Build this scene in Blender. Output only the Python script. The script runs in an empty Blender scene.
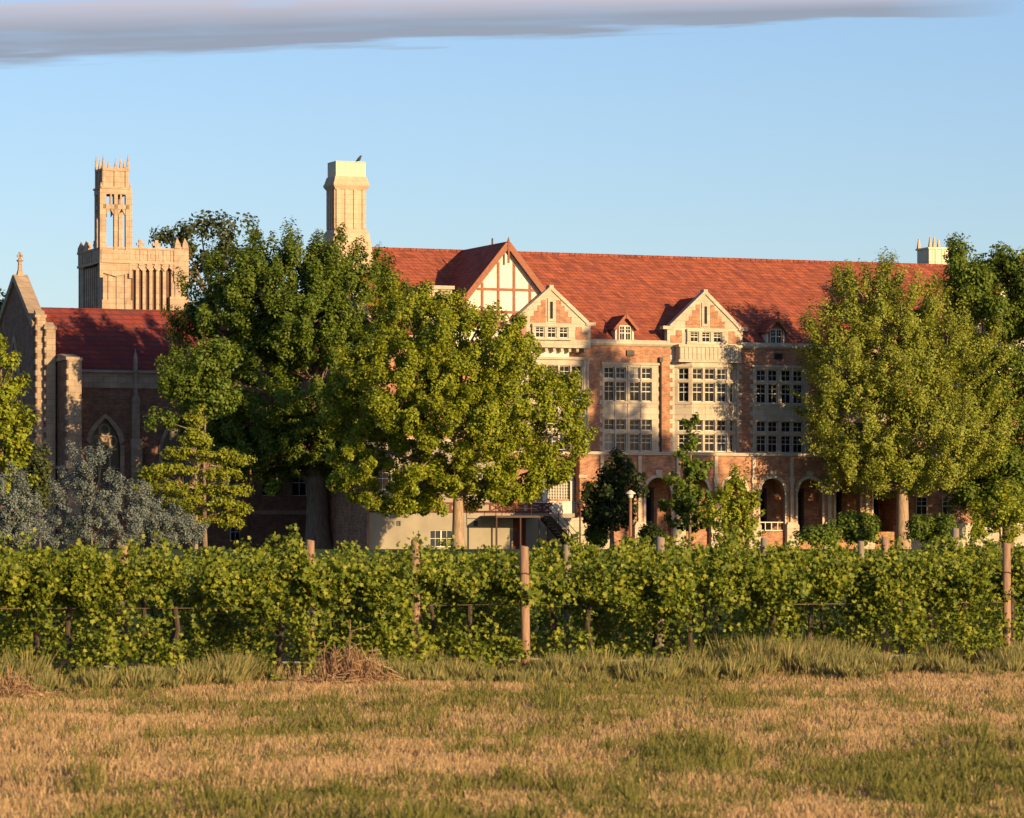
import bpy, math, random
import numpy as np
from mathutils import Vector, Matrix
R = math.radians
random.seed(5); rng = np.random.default_rng(11)
S = bpy.context.scene; C = S.collection

# ------------------------------------------------------------------ camera
FP = 4000.0; HZ = 553.0; EYE = 1.7
cd = bpy.data.cameras.new('camera'); cam = bpy.data.objects.new('camera', cd); C.objects.link(cam)
cam.location = (0, 0, EYE); cam.rotation_euler = (R(90), 0, 0)
cd.sensor_width = 36; cd.lens = 36 * FP / 1024; cd.shift_y = (HZ - 409) / 1024
cd.clip_start = 1; cd.clip_end = 9000
cd.dof.use_dof = True; cd.dof.focus_distance = 170; cd.dof.aperture_fstop = 9
S.camera = cam
# ------------------------------------------------------------------ light
SUN_EL, SUN_AZ = 12.5, 139.0          # azimuth clockwise from +Y: behind the camera, to its right
az, el = R(SUN_AZ), R(SUN_EL)
sdir = Vector((math.sin(az) * math.cos(el), math.cos(az) * math.cos(el), math.sin(el)))
ld = bpy.data.lights.new('sun', 'SUN'); sun = bpy.data.objects.new('sun', ld); C.objects.link(sun)
ld.energy = 5.0; ld.angle = R(0.55); ld.color = (1.0, 0.70, 0.35)
sun.rotation_euler = sdir.to_track_quat('Z', 'Y').to_euler(); sun.location = sdir * 300
W = bpy.data.worlds.new('World'); S.world = W; W.use_nodes = True
wt = W.node_tree; wt.nodes.clear()
def WN(t, **k):
    n = wt.nodes.new(t)
    for a, b in k.items(): setattr(n, a, b)
    return n
def WM(op, a, b=None, c=None, clamp=False):
    n = WN('ShaderNodeMath', operation=op); n.use_clamp = clamp
    for i, v in enumerate((a, b, c)):
        if v is None: continue
        if isinstance(v, (int, float)): n.inputs[i].default_value = v
        else: wt.links.new(v, n.inputs[i])
    return n.outputs[0]
sky = WN('ShaderNodeTexSky', sky_type='NISHITA'); sky.sun_disc = False
sky.sun_elevation = el; sky.sun_rotation = az; sky.altitude = 250; sky.air_density = 1.0
sky.dust_density = 0.6; sky.ozone_density = 3.2
tc = WN('ShaderNodeTexCoord'); sp = WN('ShaderNodeSeparateXYZ'); wt.links.new(tc.outputs['Generated'], sp.inputs[0])
yy = WM('MAXIMUM', sp.outputs[1], 0.05)
ca = WM('DIVIDE', sp.outputs[0], yy); cb = WM('DIVIDE', sp.outputs[2], yy)
cmb = WN('ShaderNodeCombineXYZ'); wt.links.new(WM('MULTIPLY', ca, 22), cmb.inputs[0]); wt.links.new(WM('MULTIPLY', WM('MULTIPLY_ADD', ca, -.03, cb), 380), cmb.inputs[1])
nz = WN('ShaderNodeTexNoise'); nz.inputs['Scale'].default_value = 1.0; nz.inputs['Detail'].default_value = 6; nz.inputs['Roughness'].default_value = 0.5
wt.links.new(cmb.outputs[0], nz.inputs['Vector'])
# long thin stratus band, thinning out to the right
mid = WM('MULTIPLY_ADD', ca, 0.028, 0.1342)
half = WM('MULTIPLY_ADD', ca, -0.017, 0.0046)
half = WM('MAXIMUM', half, 0.0006)
dist = WM('DIVIDE', WM('ABSOLUTE', WM('SUBTRACT', WM('ADD', cb, WM('MULTIPLY_ADD', nz.outputs[0], 0.0085, -0.00425)), mid)), half)
dens = WM('MULTIPLY', WM('SUBTRACT', 1.3, dist, clamp=True), 2.6, clamp=True)
dens = WM('MULTIPLY', dens, WM('MULTIPLY', WM('SUBTRACT', 0.128, ca), 28, clamp=True))
dens = WM('MULTIPLY', dens, WM('MULTIPLY_ADD', nz.outputs[0], 1.0, 0.48, clamp=True))
# lighter pinkish upper edge, blue-grey belly
top = WM('MULTIPLY', WM('ADD', WM('DIVIDE', WM('SUBTRACT', cb, mid), half), 0.2), 0.9, clamp=True)
cc = WN('ShaderNodeMix', data_type='RGBA'); wt.links.new(top, cc.inputs[0])
CLOUD = 1.0
cc.inputs[6].default_value = (2.2, 2.55, 3.25, 1); cc.inputs[7].default_value = (3.9, 3.8, 4.4, 1)
tint = WN('ShaderNodeMix', data_type='RGBA', blend_type='MULTIPLY'); tint.inputs[0].default_value = 1
wt.links.new(sky.outputs[0], tint.inputs[6]); tint.inputs[7].default_value = (1.12, 1.04, 1.12, 1)
mx = WN('ShaderNodeMix', data_type='RGBA'); wt.links.new(dens, mx.inputs[0]); wt.links.new(tint.outputs[2], mx.inputs[6]); wt.links.new(cc.outputs[2], mx.inputs[7])
bg = WN('ShaderNodeBackground'); bg.inputs[1].default_value = 0.086; wt.links.new(mx.outputs[2], bg.inputs[0])
wo = WN('ShaderNodeOutputWorld'); wt.links.new(bg.outputs[0], wo.inputs[0])
vs = S.view_settings; vs.view_transform = 'Standard'; vs.look = 'None'; vs.gamma = 1; vs.exposure = 0.78; vs.use_curve_mapping = False
S.cycles.transparent_max_bounces = 8

# ------------------------------------------------------------------ materials
def nodes(name):
    m = bpy.data.materials.new(name); m.use_nodes = True
    return m, m.node_tree, m.node_tree.nodes['Principled BSDF']
def coords(t, mode):
    tc = t.nodes.new('ShaderNodeTexCoord')
    if mode == 'obj': return tc.outputs['Object']
    s = t.nodes.new('ShaderNodeSeparateXYZ'); t.links.new(tc.outputs['Object'], s.inputs[0])
    a = t.nodes.new('ShaderNodeMath'); a.operation = 'ADD'; t.links.new(s.outputs[0], a.inputs[0]); t.links.new(s.outputs[1], a.inputs[1])
    c = t.nodes.new('ShaderNodeCombineXYZ'); t.links.new(a.outputs[0], c.inputs[0]); t.links.new(s.outputs[2], c.inputs[1])
    return c.outputs[0]
def noise(t, vec, scale, detail=4, rough=0.55, stretch=None):
    if stretch:
        mp = t.nodes.new('ShaderNodeMapping'); mp.inputs['Scale'].default_value = stretch; t.links.new(vec, mp.inputs[0]); vec = mp.outputs[0]
    n = t.nodes.new('ShaderNodeTexNoise'); n.inputs['Scale'].default_value = scale; n.inputs['Detail'].default_value = detail
    n.inputs['Roughness'].default_value = rough; t.links.new(vec, n.inputs['Vector']); return n.outputs[0]
def ramp(t, fac, stops):
    r = t.nodes.new('ShaderNodeValToRGB'); t.links.new(fac, r.inputs[0]); e = r.color_ramp.elements
    while len(e) < len(stops): e.new(0.5)
    for k, (p, c) in enumerate(stops): e[k].position = p; e[k].color = (*c, 1)
    return r.outputs[0]
def mixc(t, a, b, fac=0.5, mode='MIX'):
    m = t.nodes.new('ShaderNodeMix'); m.data_type = 'RGBA'; m.blend_type = mode
    for v, i in ((fac, 0), (a, 6), (b, 7)):
        if isinstance(v, (int, float)): m.inputs[i].default_value = v
        elif isinstance(v, tuple): m.inputs[i].default_value = (*v, 1)
        else: t.links.new(v, m.inputs[i])
    return m.outputs[2]
def bump(t, b, h, dist=0.03, strength=0.6):
    n = t.nodes.new('ShaderNodeBump'); n.inputs['Distance'].default_value = dist; n.inputs['Strength'].default_value = strength
    t.links.new(h, n.inputs['Height']); t.links.new(n.outputs[0], b.inputs['Normal'])
def plain(name, c1, c2=None, scale=3, rough=0.8, metal=0, bd=0.0, stretch=None, spec=0.3):
    c2 = c2 or tuple(x * .75 for x in c1); c1, c2 = ak(c1, c2)
    m, t, b = nodes(name); v = coords(t, 'obj')
    n = noise(t, v, scale, stretch=stretch)
    t.links.new(ramp(t, n, [(0.3, c1), (0.7, c2 or tuple(x * 0.75 for x in c1))]), b.inputs['Base Color'])
    b.inputs['Roughness'].default_value = rough; b.inputs['Metallic'].default_value = metal
    b.inputs['Specular IOR Level'].default_value = spec
    if bd: bump(t, b, n, bd)
    return m
def masonry(name, c1, c2, mortar, bw, bh, ms=0.015, var=(0.75, 1.15), vscale=0.6, bd=0.01, off=0.5, bias=0.0, dirt=None):
    c1, c2, mortar = ak(c1, c2, mortar); dirt = ak(dirt)[0] if dirt else None
    m, t, b = nodes(name); v = coords(t, 'wall')
    br = t.nodes.new('ShaderNodeTexBrick'); t.links.new(v, br.inputs['Vector'])
    br.inputs['Color1'].default_value = (*c1, 1); br.inputs['Color2'].default_value = (*c2, 1); br.inputs['Mortar'].default_value = (*mortar, 1)
    br.inputs['Scale'].default_value = 1; br.inputs['Mortar Size'].default_value = ms; br.inputs['Brick Width'].default_value = bw
    br.inputs['Row Height'].default_value = bh; br.offset = off; br.inputs['Bias'].default_value = bias
    n = noise(t, v, vscale, 5, 0.6)
    k = ramp(t, n, [(0.3, (var[0],) * 3), (0.7, (var[1],) * 3)])
    col = mixc(t, br.outputs[0], k, 1.0, 'MULTIPLY')
    if dirt:
        n2 = noise(t, v, 1.3, 5, 0.65, (1, 0.25, 1))
        col = mixc(t, col, dirt, ramp(t, n2, [(0.5, (0, 0, 0)), (0.75, (.6, .6, .6))]))
    t.links.new(col, b.inputs['Base Color']); b.inputs['Roughness'].default_value = 0.85; b.inputs['Specular IOR Level'].default_value = 0.2
    bump(t, b, br.outputs['Fac'], -bd, 0.7) if bd else None
    return m
M = {}
AK = 0.80
def ak(*cs): return [tuple(v * AK for v in c) for c in cs]
M['brick_shaded'] = masonry('chapel_brick_shaded', (.33, .15, .09), (.20, .09, .06), (.30, .22, .16), .30, .105, .012, (.62, 1.25), 1.6, dirt=(.16, .09, .07))  # the chapel's shade is put into this brick's darker base colour
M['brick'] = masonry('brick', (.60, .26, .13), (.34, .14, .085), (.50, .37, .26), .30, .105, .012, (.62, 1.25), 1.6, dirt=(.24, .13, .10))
M['stone'] = masonry('stone', (.62, .53, .41), (.54, .46, .35), (.48, .40, .30), 1.1, .5, .02, (.82, 1.1), .9, dirt=(.36, .28, .20))
M['stone_light'] = masonry('stone_light', (.78, .70, .52), (.74, .65, .47), (.5, .42, .3), .95, 1.9, .02, (.9, 1.06), .9)
M['tower_stone'] = masonry('tower_stone', (.58, .42, .30), (.49, .355, .25), (.40, .285, .20), .9, .45, .02, (.75, 1.15), .9, dirt=(.26, .18, .13))
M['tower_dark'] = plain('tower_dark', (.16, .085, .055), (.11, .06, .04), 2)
M['chimney_stone'] = masonry('chimney_stone', (.66, .49, .34), (.60, .44, .30), (.54, .39, .26), .6, .35, .012, (.85, 1.1), 1.2, dirt=(.42, .28, .2))
M['tile'] = masonry('roof_tile', (.43, .115, .058), (.19, .06, .05), (.24, .065, .045), .33, .235, .022, (.6, 1.25), 1.7, bd=.025, bias=-.35, dirt=(.20, .06, .05))
M['tile_dark'] = masonry('chapel_roof_tile', (.33, .055, .035), (.22, .045, .04), (.13, .05, .05), .8, .36, .05, (.75, 1.15), .5, bd=.03)
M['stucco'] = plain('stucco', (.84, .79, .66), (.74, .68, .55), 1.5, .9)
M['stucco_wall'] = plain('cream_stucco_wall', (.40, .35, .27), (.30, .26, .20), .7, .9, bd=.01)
M['timber'] = plain('terracotta_timber', (.38, .15, .09), (.28, .105, .065), 4)
M['timber_dark'] = plain('dark_red_timber', (.20, .055, .04), (.14, .04, .03), 4)
M['white'] = plain('white_window_paint', (.72, .67, .56), (.64, .59, .48), 3, .5)
M['metal'] = plain('rusty_dark_metal', (.09, .04, .03), (.05, .03, .025), 6, .6)
M['iron'] = plain('black_iron', (.03, .03, .035), (.02, .02, .02), 6, .5)
M['chapel_stone'] = masonry('chapel_stone', (.50, .38, .27), (.42, .31, .22), (.34, .25, .18), .9, .45, .02, (.75, 1.1), .9, dirt=(.26, .19, .14))
M['lamp_post'] = plain('pinkish_lamp_paint', (.36, .17, .12), (.28, .13, .09), 5, .5)
M['lamp_cap'] = plain('lamp_cap_white', (.8, .74, .62), (.7, .64, .5), 5, .4)
M['bark'] = plain('bark_grey', (.30, .21, .15), (.15, .10, .07), 3, .9, bd=.05, stretch=(3, 3, .6))
M['bark_light'] = plain('bark_light', (.48, .34, .23), (.26, .18, .12), 3, .9, bd=.05, stretch=(3, 3, .6))
M['post'] = plain('weathered_pine_post', (.46, .28, .18), (.22, .13, .09), 5, .85, bd=.005, stretch=(6, 6, .7))
M['post_grey'] = plain('grey_weathered_post', (.33, .26, .20), (.22, .17, .13), 9, .9, bd=.005, stretch=(6, 6, .7))
M['wire'] = plain('galvanised_wire', (.10, .07, .05), (.07, .05, .04), 5, .5, .6)
M['hose'] = plain('grey_drip_hose', (.30, .28, .27), (.22, .2, .2), 5, .6)
M['vinewood'] = plain('vine_wood', (.10, .07, .05), (.06, .04, .03), 12, .9, bd=.01, stretch=(5, 5, 1))
M['feather'] = plain('dark_feather', (.03, .025, .03), (.05, .04, .04), 20, .6)
def glass(name, c, rough=.12):
    m, t, b = nodes(name); b.inputs['Base Color'].default_value = (*c, 1); b.inputs['Roughness'].default_value = rough
    b.inputs['Specular IOR Level'].default_value = .1
    v = coords(t, 'obj'); bump(t, b, noise(t, v, 1.2, 2), .02, .25); return m
M['pane'] = glass('window_glass', (.014, .014, .017)); M['pane_blue'] = glass('window_glass_blue', (.02, .03, .045))
M['leaded'] = glass('leaded_glass', (.13, .115, .08), .3); M['blind'] = glass('window_with_blind', (.22, .20, .17), .3)
def leafmat(name, a, b_, c, trans=.32, rough=.55, clump=1.0):
    a, b_, c = [tuple(v * .80 for v in q) for q in (a, b_, c)]
    m, t, b = nodes(name)
    g = t.nodes.new('ShaderNodeNewGeometry')
    col = ramp(t, g.outputs['Random Per Island'], [(0.0, a), (0.5, b_), (1.0, c)])
    b.inputs['Roughness'].default_value = rough; b.inputs['Specular IOR Level'].default_value = .25
    t.links.new(col, b.inputs['Base Color'])
    tr = t.nodes.new('ShaderNodeBsdfTranslucent'); t.links.new(col, tr.inputs[0])
    mx = t.nodes.new('ShaderNodeMixShader'); mx.inputs[0].default_value = trans
    t.links.new(b.outputs[0], mx.inputs[1]); t.links.new(tr.outputs[0], mx.inputs[2])
    t.links.new(mx.outputs[0], t.nodes['Material Output'].inputs[0]); return m
M['leaf_maple'] = leafmat('leaf_yellow_green', (.18, .24, .015), (.29, .34, .022), (.42, .42, .035))
M['leaf_dark'] = leafmat('leaf_mid_green', (.085, .14, .016), (.14, .205, .022), (.21, .265, .032))
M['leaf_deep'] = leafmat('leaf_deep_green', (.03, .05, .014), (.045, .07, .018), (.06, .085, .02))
M['leaf_far'] = leafmat('leaf_far_dark', (.075, .095, .035), (.10, .125, .04), (.14, .15, .05))
M['leaf_ash'] = leafmat('leaf_olive_green', (.21, .26, .03), (.30, .35, .04), (.45, .44, .08))
M['leaf_young'] = leafmat('leaf_bright_yellow_green', (.19, .24, .018), (.28, .31, .025), (.38, .38, .035))
M['leaf_silver'] = leafmat('leaf_silver_blue', (.13, .16, .15), (.19, .23, .21), (.28, .30, .25), .2)
M['leaf_vine'] = leafmat('leaf_grapevine', (.065, .105, .009), (.16, .205, .014), (.34, .34, .034), .22, .55)
M['leaf_dry'] = leafmat('leaf_dried', (.35, .16, .07), (.45, .25, .1), (.5, .35, .1), .3)
M['grass_dry'] = leafmat('straw_stubble', (.38, .24, .11), (.58, .38, .19), (.74, .52, .29), .3, .8)
M['grass_green'] = leafmat('field_grass', (.12, .14, .025), (.20, .20, .04), (.34, .28, .08), .35, .7)
M['weed'] = leafmat('grey_green_weed', (.20, .23, .07), (.32, .30, .10), (.55, .42, .19), .35, .8)
M['twig_dry'] = leafmat('dry_tumbleweed_twig', (.46, .27, .14), (.58, .36, .20), (.68, .46, .27), .25, .8)
def groundmat():
    m, t, b = nodes('field_soil_and_turf'); v = coords(t, 'obj')
    a = ramp(t, noise(t, v, 1.1, 8, .7, (1, .45, 1)), [(.32, (.19, .15, .06)), (.47, (.28, .19, .095)), (.6, (.40, .265, .15))])
    s = ramp(t, noise(t, v, 9, 6, .7, (1, .5, 1)), [(.35, (.6, .6, .6)), (.65, (1.2, 1.15, 1.1))])
    sx = t.nodes.new('ShaderNodeSeparateXYZ'); t.links.new(v, sx.inputs[0])
    mr = t.nodes.new('ShaderNodeMapRange'); mr.inputs[1].default_value = 57; mr.inputs[2].default_value = 80; t.links.new(sx.outputs[1], mr.inputs[0])
    lawn = ramp(t, noise(t, v, .35, 6, .7), [(.3, (.03, .06, .012)), (.7, (.07, .10, .02))])
    t.links.new(mixc(t, mixc(t, a, s, 1.0, 'MULTIPLY'), lawn, mr.outputs[0]), b.inputs['Base Color']); b.inputs['Roughness'].default_value = .95
    b.inputs['Specular IOR Level'].default_value = .1
    bump(t, b, noise(t, v, 14, 6, .7), .08, .9); return m
M['ground'] = groundmat()

# ------------------------------------------------------------------ mesh helpers
class MB:
    def __init__(s, F=None): s.v = []; s.f = []; s.F = F
    def P(s, p):
        if s.F is None: return tuple(p)
        ox, oy, a = s.F; c, n = math.cos(a), math.sin(a)
        return (ox + p[0] * c - p[1] * n, oy + p[0] * n + p[1] * c, p[2])
    def quad(s, *ps):
        k = len(s.v); s.v += [s.P(p) for p in ps]; s.f.append(tuple(range(k, k + len(ps))))
    def box(s, x0, x1, y0, y1, z0, z1):
        k = len(s.v); s.v += [s.P(p) for p in ((x0,y0,z0),(x1,y0,z0),(x1,y1,z0),(x0,y1,z0),(x0,y0,z1),(x1,y0,z1),(x1,y1,z1),(x0,y1,z1))]
        s.f += [tuple(k + i for i in q) for q in ((0,3,2,1),(4,5,6,7),(0,1,5,4),(1,2,6,5),(2,3,7,6),(3,0,4,7))]
        return s
    def prism(s, poly, y0, y1):            # polygon in (x, z) extruded over y
        n = len(poly); k = len(s.v)
        s.v += [s.P((x, y0, z)) for x, z in poly] + [s.P((x, y1, z)) for x, z in poly]
        s.f.append(tuple(range(k, k + n))); s.f.append(tuple(range(k + 2 * n - 1, k + n - 1, -1)))
        for i in range(n): j = (i + 1) % n; s.f.append((k + j, k + i, k + n + i, k + n + j))
        return s
    def prismx(s, poly, x0, x1):           # polygon in (y, z) extruded over x
        n = len(poly); k = len(s.v)
        s.v += [s.P((x0, y, z)) for y, z in poly] + [s.P((x1, y, z)) for y, z in poly]
        s.f.append(tuple(range(k + n - 1, k - 1, -1))); s.f.append(tuple(range(k + n, k + 2 * n)))
        for i in range(n): j = (i + 1) % n; s.f.append((k + i, k + j, k + n + j, k + n + i))
        return s
    def frustum(s, cx, cy, z0, z1, a0, b0, a1, b1):   # half sizes
        k = len(s.v)
        for z, a, b in ((z0, a0, b0), (z1, a1, b1)):
            s.v += [s.P(p) for p in ((cx-a,cy-b,z),(cx+a,cy-b,z),(cx+a,cy+b,z),(cx-a,cy+b,z))]
        s.f += [tuple(k + i for i in q) for q in ((0,3,2,1),(4,5,6,7),(0,1,5,4),(1,2,6,5),(2,3,7,6),(3,0,4,7))]
        return s
    def tube(s, pts, rad, n=7, cap=True):
        pts = [Vector(s.P(p)) for p in pts]; k = len(s.v); up = None
        for i, p in enumerate(pts):
            d = (pts[min(i + 1, len(pts) - 1)] - pts[max(i - 1, 0)]).normalized()
            u = d.orthogonal().normalized() if up is None else (up - d * up.dot(d)).normalized()
            up = u; w = d.cross(u); r = rad[i] if hasattr(rad, '__len__') else rad
            for q in range(n):
                t = 2 * math.pi * q / n; s.v.append(tuple(p + (u * math.cos(t) + w * math.sin(t)) * r))
        for i in range(len(pts) - 1):
            for q in range(n):
                a = k + i * n + q; b = k + i * n + (q + 1) % n; s.f.append((a, b, b + n, a + n))
        if cap:
            s.f.append(tuple(range(k + n - 1, k - 1, -1))); e = k + (len(pts) - 1) * n; s.f.append(tuple(range(e, e + n)))
        return s
    def beam(s, a, b, w, h):               # square beam between two points
        a = Vector(s.P(a)); b = Vector(s.P(b)); d = (b - a).normalized(); x = d.cross(Vector((0, 0, 1)))
        if x.length < .01: x = Vector((1, 0, 0))
        x.normalize(); y = x.cross(d); k = len(s.v)
        for p in (a, b):
            for i, j in ((-1,-1),(1,-1),(1,1),(-1,1)): s.v.append(tuple(p + x * i * w / 2 + y * j * h / 2))
        s.f += [tuple(k + i for i in q) for q in ((0,3,2,1),(4,5,6,7),(0,1,5,4),(1,2,6,5),(2,3,7,6),(3,0,4,7))]
        return s
    def holewall(s, x0, x1, z0, z1, holes, y, t):
        xs = sorted({x0, x1, *[h[0] for h in holes], *[h[1] for h in holes]}); zs = sorted({z0, z1, *[h[2] for h in holes], *[h[3] for h in holes]})
        xs = [x for x in xs if x0 - 1e-6 <= x <= x1 + 1e-6]; zs = [z for z in zs if z0 - 1e-6 <= z <= z1 + 1e-6]
        for i in range(len(xs) - 1):
            for j in range(len(zs) - 1):
                cx, cz = (xs[i] + xs[i+1]) / 2, (zs[j] + zs[j+1]) / 2
                if any(h[0] < cx < h[1] and h[2] < cz < h[3] for h in holes): continue
                s.quad((xs[i], y, zs[j]), (xs[i+1], y, zs[j]), (xs[i+1], y, zs[j+1]), (xs[i], y, zs[j+1]))
        for a, b, c, d in list(holes):
            s.quad((a, y, c), (a, y + t, c), (a, y + t, d), (a, y, d)); s.quad((b, y, c), (b, y, d), (b, y + t, d), (b, y + t, c))
            s.quad((a, y, d), (a, y + t, d), (b, y + t, d), (b, y, d)); s.quad((a, y, c), (b, y, c), (b, y + t, c), (a, y + t, c))
        s.quad((x0, y, z0), (x0, y, z1), (x0, y + t, z1), (x0, y + t, z0)); s.quad((x1, y, z0), (x1, y + t, z0), (x1, y + t, z1), (x1, y, z1))
        s.quad((x0, y, z1), (x1, y, z1), (x1, y + t, z1), (x0, y + t, z1))
        return s
    def mesh(s, name, mat):
        me = bpy.data.meshes.new(name); me.from_pydata(s.v, [], s.f); me.materials.append(M[mat]); me.update(); return me
    def build(s, name, mat, parent=None, smooth=False, loc=None, bev=0):
        me = s.mesh(name, mat)
        if smooth: me.polygons.foreach_set('use_smooth', [True] * len(me.polygons))
        o = bpy.data.objects.new(name, me); C.objects.link(o)
        if parent: o.parent = parent
        if loc: o.location = loc
        if bev:
            b = o.modifiers.new('bevel', 'BEVEL'); b.width = bev; b.segments = 1; b.limit_method = 'ANGLE'
        return o
def tag(o, label=None, cat=None, group=None, kind=None):
    for k, v in (('label', label), ('category', cat), ('group', group), ('kind', kind)):
        if v: o[k] = v
    return o
def thing(name, label, cat, loc=(0,0,0), rz=0, group=None):
    o = bpy.data.objects.new(name, None); C.objects.link(o); o.location = loc; o.rotation_euler = (0, 0, rz)
    o.empty_display_size = .5
    return tag(o, label, cat, group)
def leaves(name, mat, parent, P, size, N, loc=(0,0,0), kite=False, asp=.8, link=True):
    P = np.asarray(P, float); n = len(P); size = np.broadcast_to(np.asarray(size, float), (n,))
    N = N / (np.linalg.norm(N, axis=1, keepdims=True) + 1e-9)
    T = rng.normal(size=(n, 3)); T -= (T * N).sum(1)[:, None] * N; T /= np.linalg.norm(T, axis=1, keepdims=True) + 1e-9
    B = np.cross(N, T)
    if kite: tpl = np.array([(-.5, 0, 0), (0, -.45*asp, .06), (.55, 0, -.05), (.05, .45*asp, .06)]); fc = np.array([[0,1,2,3]])
    else: tpl = np.array([(-.4, 0, -.04), (-.45, -.42*asp, .10), (.20, -.50*asp, .12), (.6, 0, -.08), (.20, .50*asp, .12), (-.45, .42*asp, .10), (.12, -.2*asp, .03), (.12, .2*asp, .03)]); fc = np.array([[0,1,2,6],[0,6,3,7],[0,7,4,5]])
    k = len(tpl); V = P[:, None, :] + size[:, None, None] * (tpl[None, :, 0:1] * T[:, None] + tpl[None, :, 1:2] * B[:, None] + tpl[None, :, 2:3] * N[:, None])
    V = V.reshape(-1, 3); Fc = (np.arange(n)[:, None, None] * k + fc[None]).reshape(-1, 4)
    return rawmesh(name, mat, parent, V, Fc, loc, link)
def rawmesh(name, mat, parent, V, Fc, loc=(0,0,0), link=True):
    me = bpy.data.meshes.new(name); me.vertices.add(len(V)); me.vertices.foreach_set('co', np.asarray(V, np.float32).ravel())
    m = Fc.shape[1]; me.loops.add(Fc.size); me.loops.foreach_set('vertex_index', Fc.astype(np.int32).ravel())
    me.polygons.add(len(Fc)); me.polygons.foreach_set('loop_start', (np.arange(len(Fc)) * m).astype(np.int32))
    me.materials.append(M[mat]); me.update(calc_edges=True)
    if not link: return me
    o = bpy.data.objects.new(name, me); C.objects.link(o); o.location = loc
    if parent: o.parent = parent
    return o
def gz(y):                                 # ground height: level vineyard, lawns a little higher
    t = min(max((y - 75) / 130, 0), 1); return 1.9 * t * t * (3 - 2 * t)
def wpos(px, py, dep): return Vector(((px - 512) / FP * dep, dep, EYE + (HZ - py) / FP * dep))

# ------------------------------------------------------------------ ground
def ground():
    ys = [-40, 0, 10, 15, 20] + [20.4 + .4 * i for i in range(100)] + [61, 65, 70] + list(range(75, 215, 10)) + [240, 400, 1200, 5000]
    xs = [-3000, -600, -200, -100, -60, -40, -20, -12] + [-10 + .5 * i for i in range(41)] + [12, 20, 40, 60, 100, 200, 600, 3000]
    m = MB(); m.v = [(x, y, gz(y) + (0.03 * math.sin(x * .7 + y * .31) + .02 * math.sin(y * 1.3) if abs(x) < 12 and 20 < y < 61 else 0)) for y in ys for x in xs]
    n = len(xs)
    m.f = [(j * n + i, j * n + i + 1, (j + 1) * n + i + 1, (j + 1) * n + i) for j in range(len(ys) - 1) for i in range(n - 1)]
    tag(m.build('ground', 'ground', smooth=True), kind='structure')
ground()

# ------------------------------------------------------------------ building frames
A = R(22); CA, SA = math.cos(A), math.sin(A)
class Fr:
    def __init__(s, x, y): s.x, s.y = x, y
    def U(s, px, w=0):
        k = (px - 512) / FP; return (k * (s.y + w * CA) - s.x + w * SA) / (CA - k * SA)
    def Z(s, px, py, w=0): return EYE + (HZ - py) / FP * (s.y + s.U(px, w) * SA + w * CA)
_wc = {}
def window(parent, F, s, d, z0, z1, w, kind='pane', sash=True, mat='white'):
    key = (round(w, 2), round(z1 - z0, 2), kind, sash, mat); h = key[1]; w = key[0]
    if key not in _wc:
        m = MB(); b = .055
        m.box(-w/2, -w/2 + b, -.03, .05, 0, h); m.box(w/2 - b, w/2, -.03, .05, 0, h)
        m.box(-w/2 + b, w/2 - b, -.028, .05, 0, b); m.box(-w/2 + b, w/2 - b, -.028, .05, h - b, h)
        m.box(-.014, .014, -.012, .03, b, h - b)
        if sash: m.box(-w/2 + b, w/2 - b, -.024, .03, h/2 - .03, h/2 + .03); m.box(-w/2 + b, w/2 - b, -.008, .03, h*.75 - .015, h*.75 + .015)
        else: m.box(-w/2 + b, w/2 - b, -.008, .03, h/2 - .018, h/2 + .018)
        g = MB().box(-w/2 + .04, w/2 - .04, .035, .06, .04, h - .04)
        _wc[key] = (m.mesh('window', mat), g.mesh('pane', kind))
    fm, gm = _wc[key]; p = MB(F).P((s, d, z0))
    o = bpy.data.objects.new('window', fm); C.objects.link(o); o.parent = parent; o.location = p; o.rotation_euler = (0, 0, F[2] if F else 0)
    g = bpy.data.objects.new('pane', gm); C.objects.link(g); g.parent = o
    return o
def pk(): return random.choice(['pane'] * 8 + ['pane_blue'] * 2 + ['blind'])

# ================================================================== MAIN BUILDING
fb = Fr(0, 293); U, Z = fb.U, fb.Z
main = thing('school_building', 'long brick and stone building with steep orange-red tiled roof, gables and dormers behind the trees', 'building', (0, 293, 0), A)
EV, RG, SC = 17.2, 24.4, 9.1; RW = 8.5
uL, uR = U(374), U(1095)
gbase = 1.5
ROWS = [(14.66, 15.42, False), (13.0, 14.36, True), (10.84, 11.56, False), (9.3, 10.5, True)]
def flat_bay(pxs, x0, x1):
    us = [U(p) for p in pxs]; a, b = U(x0), U(x1)
    holes = [(u - .41, u + .41, z0 - .04, z1 + .04) for u in us for z0, z1, _ in ROWS]
    m = MB(); m.holewall(a, b, SC, 15.65, holes, -.06, .3)
    z = SC + .2; k = 0                    # toothed quoins
    while z < 15.3:
        if k % 2 == 0: m.box(a - .22, a, -.05, .1, z, z + .32); m.box(b, b + .22, -.05, .1, z, z + .32)
        z += .34; k += 1
    m.box(a - .08, b + .08, -.16, 0, 15.65, 15.8)
    for u0, u1 in zip(us[:-1], us[1:]): m.box((u0+u1)/2 - .05, (u0+u1)/2 + .05, -.12, -.055, SC, 15.6)
    m.box(a, b, -.13, -.055, 12.78, 12.92); m.box(a, b, -.13, -.055, 11.6, 11.7)
    m.build('window_bay', 'stone', main)
    for u in us:
        for z0, z1, s in ROWS: window(main, None, u, .14, z0 - .04, z1 + .04, .82, pk(), s)
    return (a, b, SC - .01, 15.66)
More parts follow.
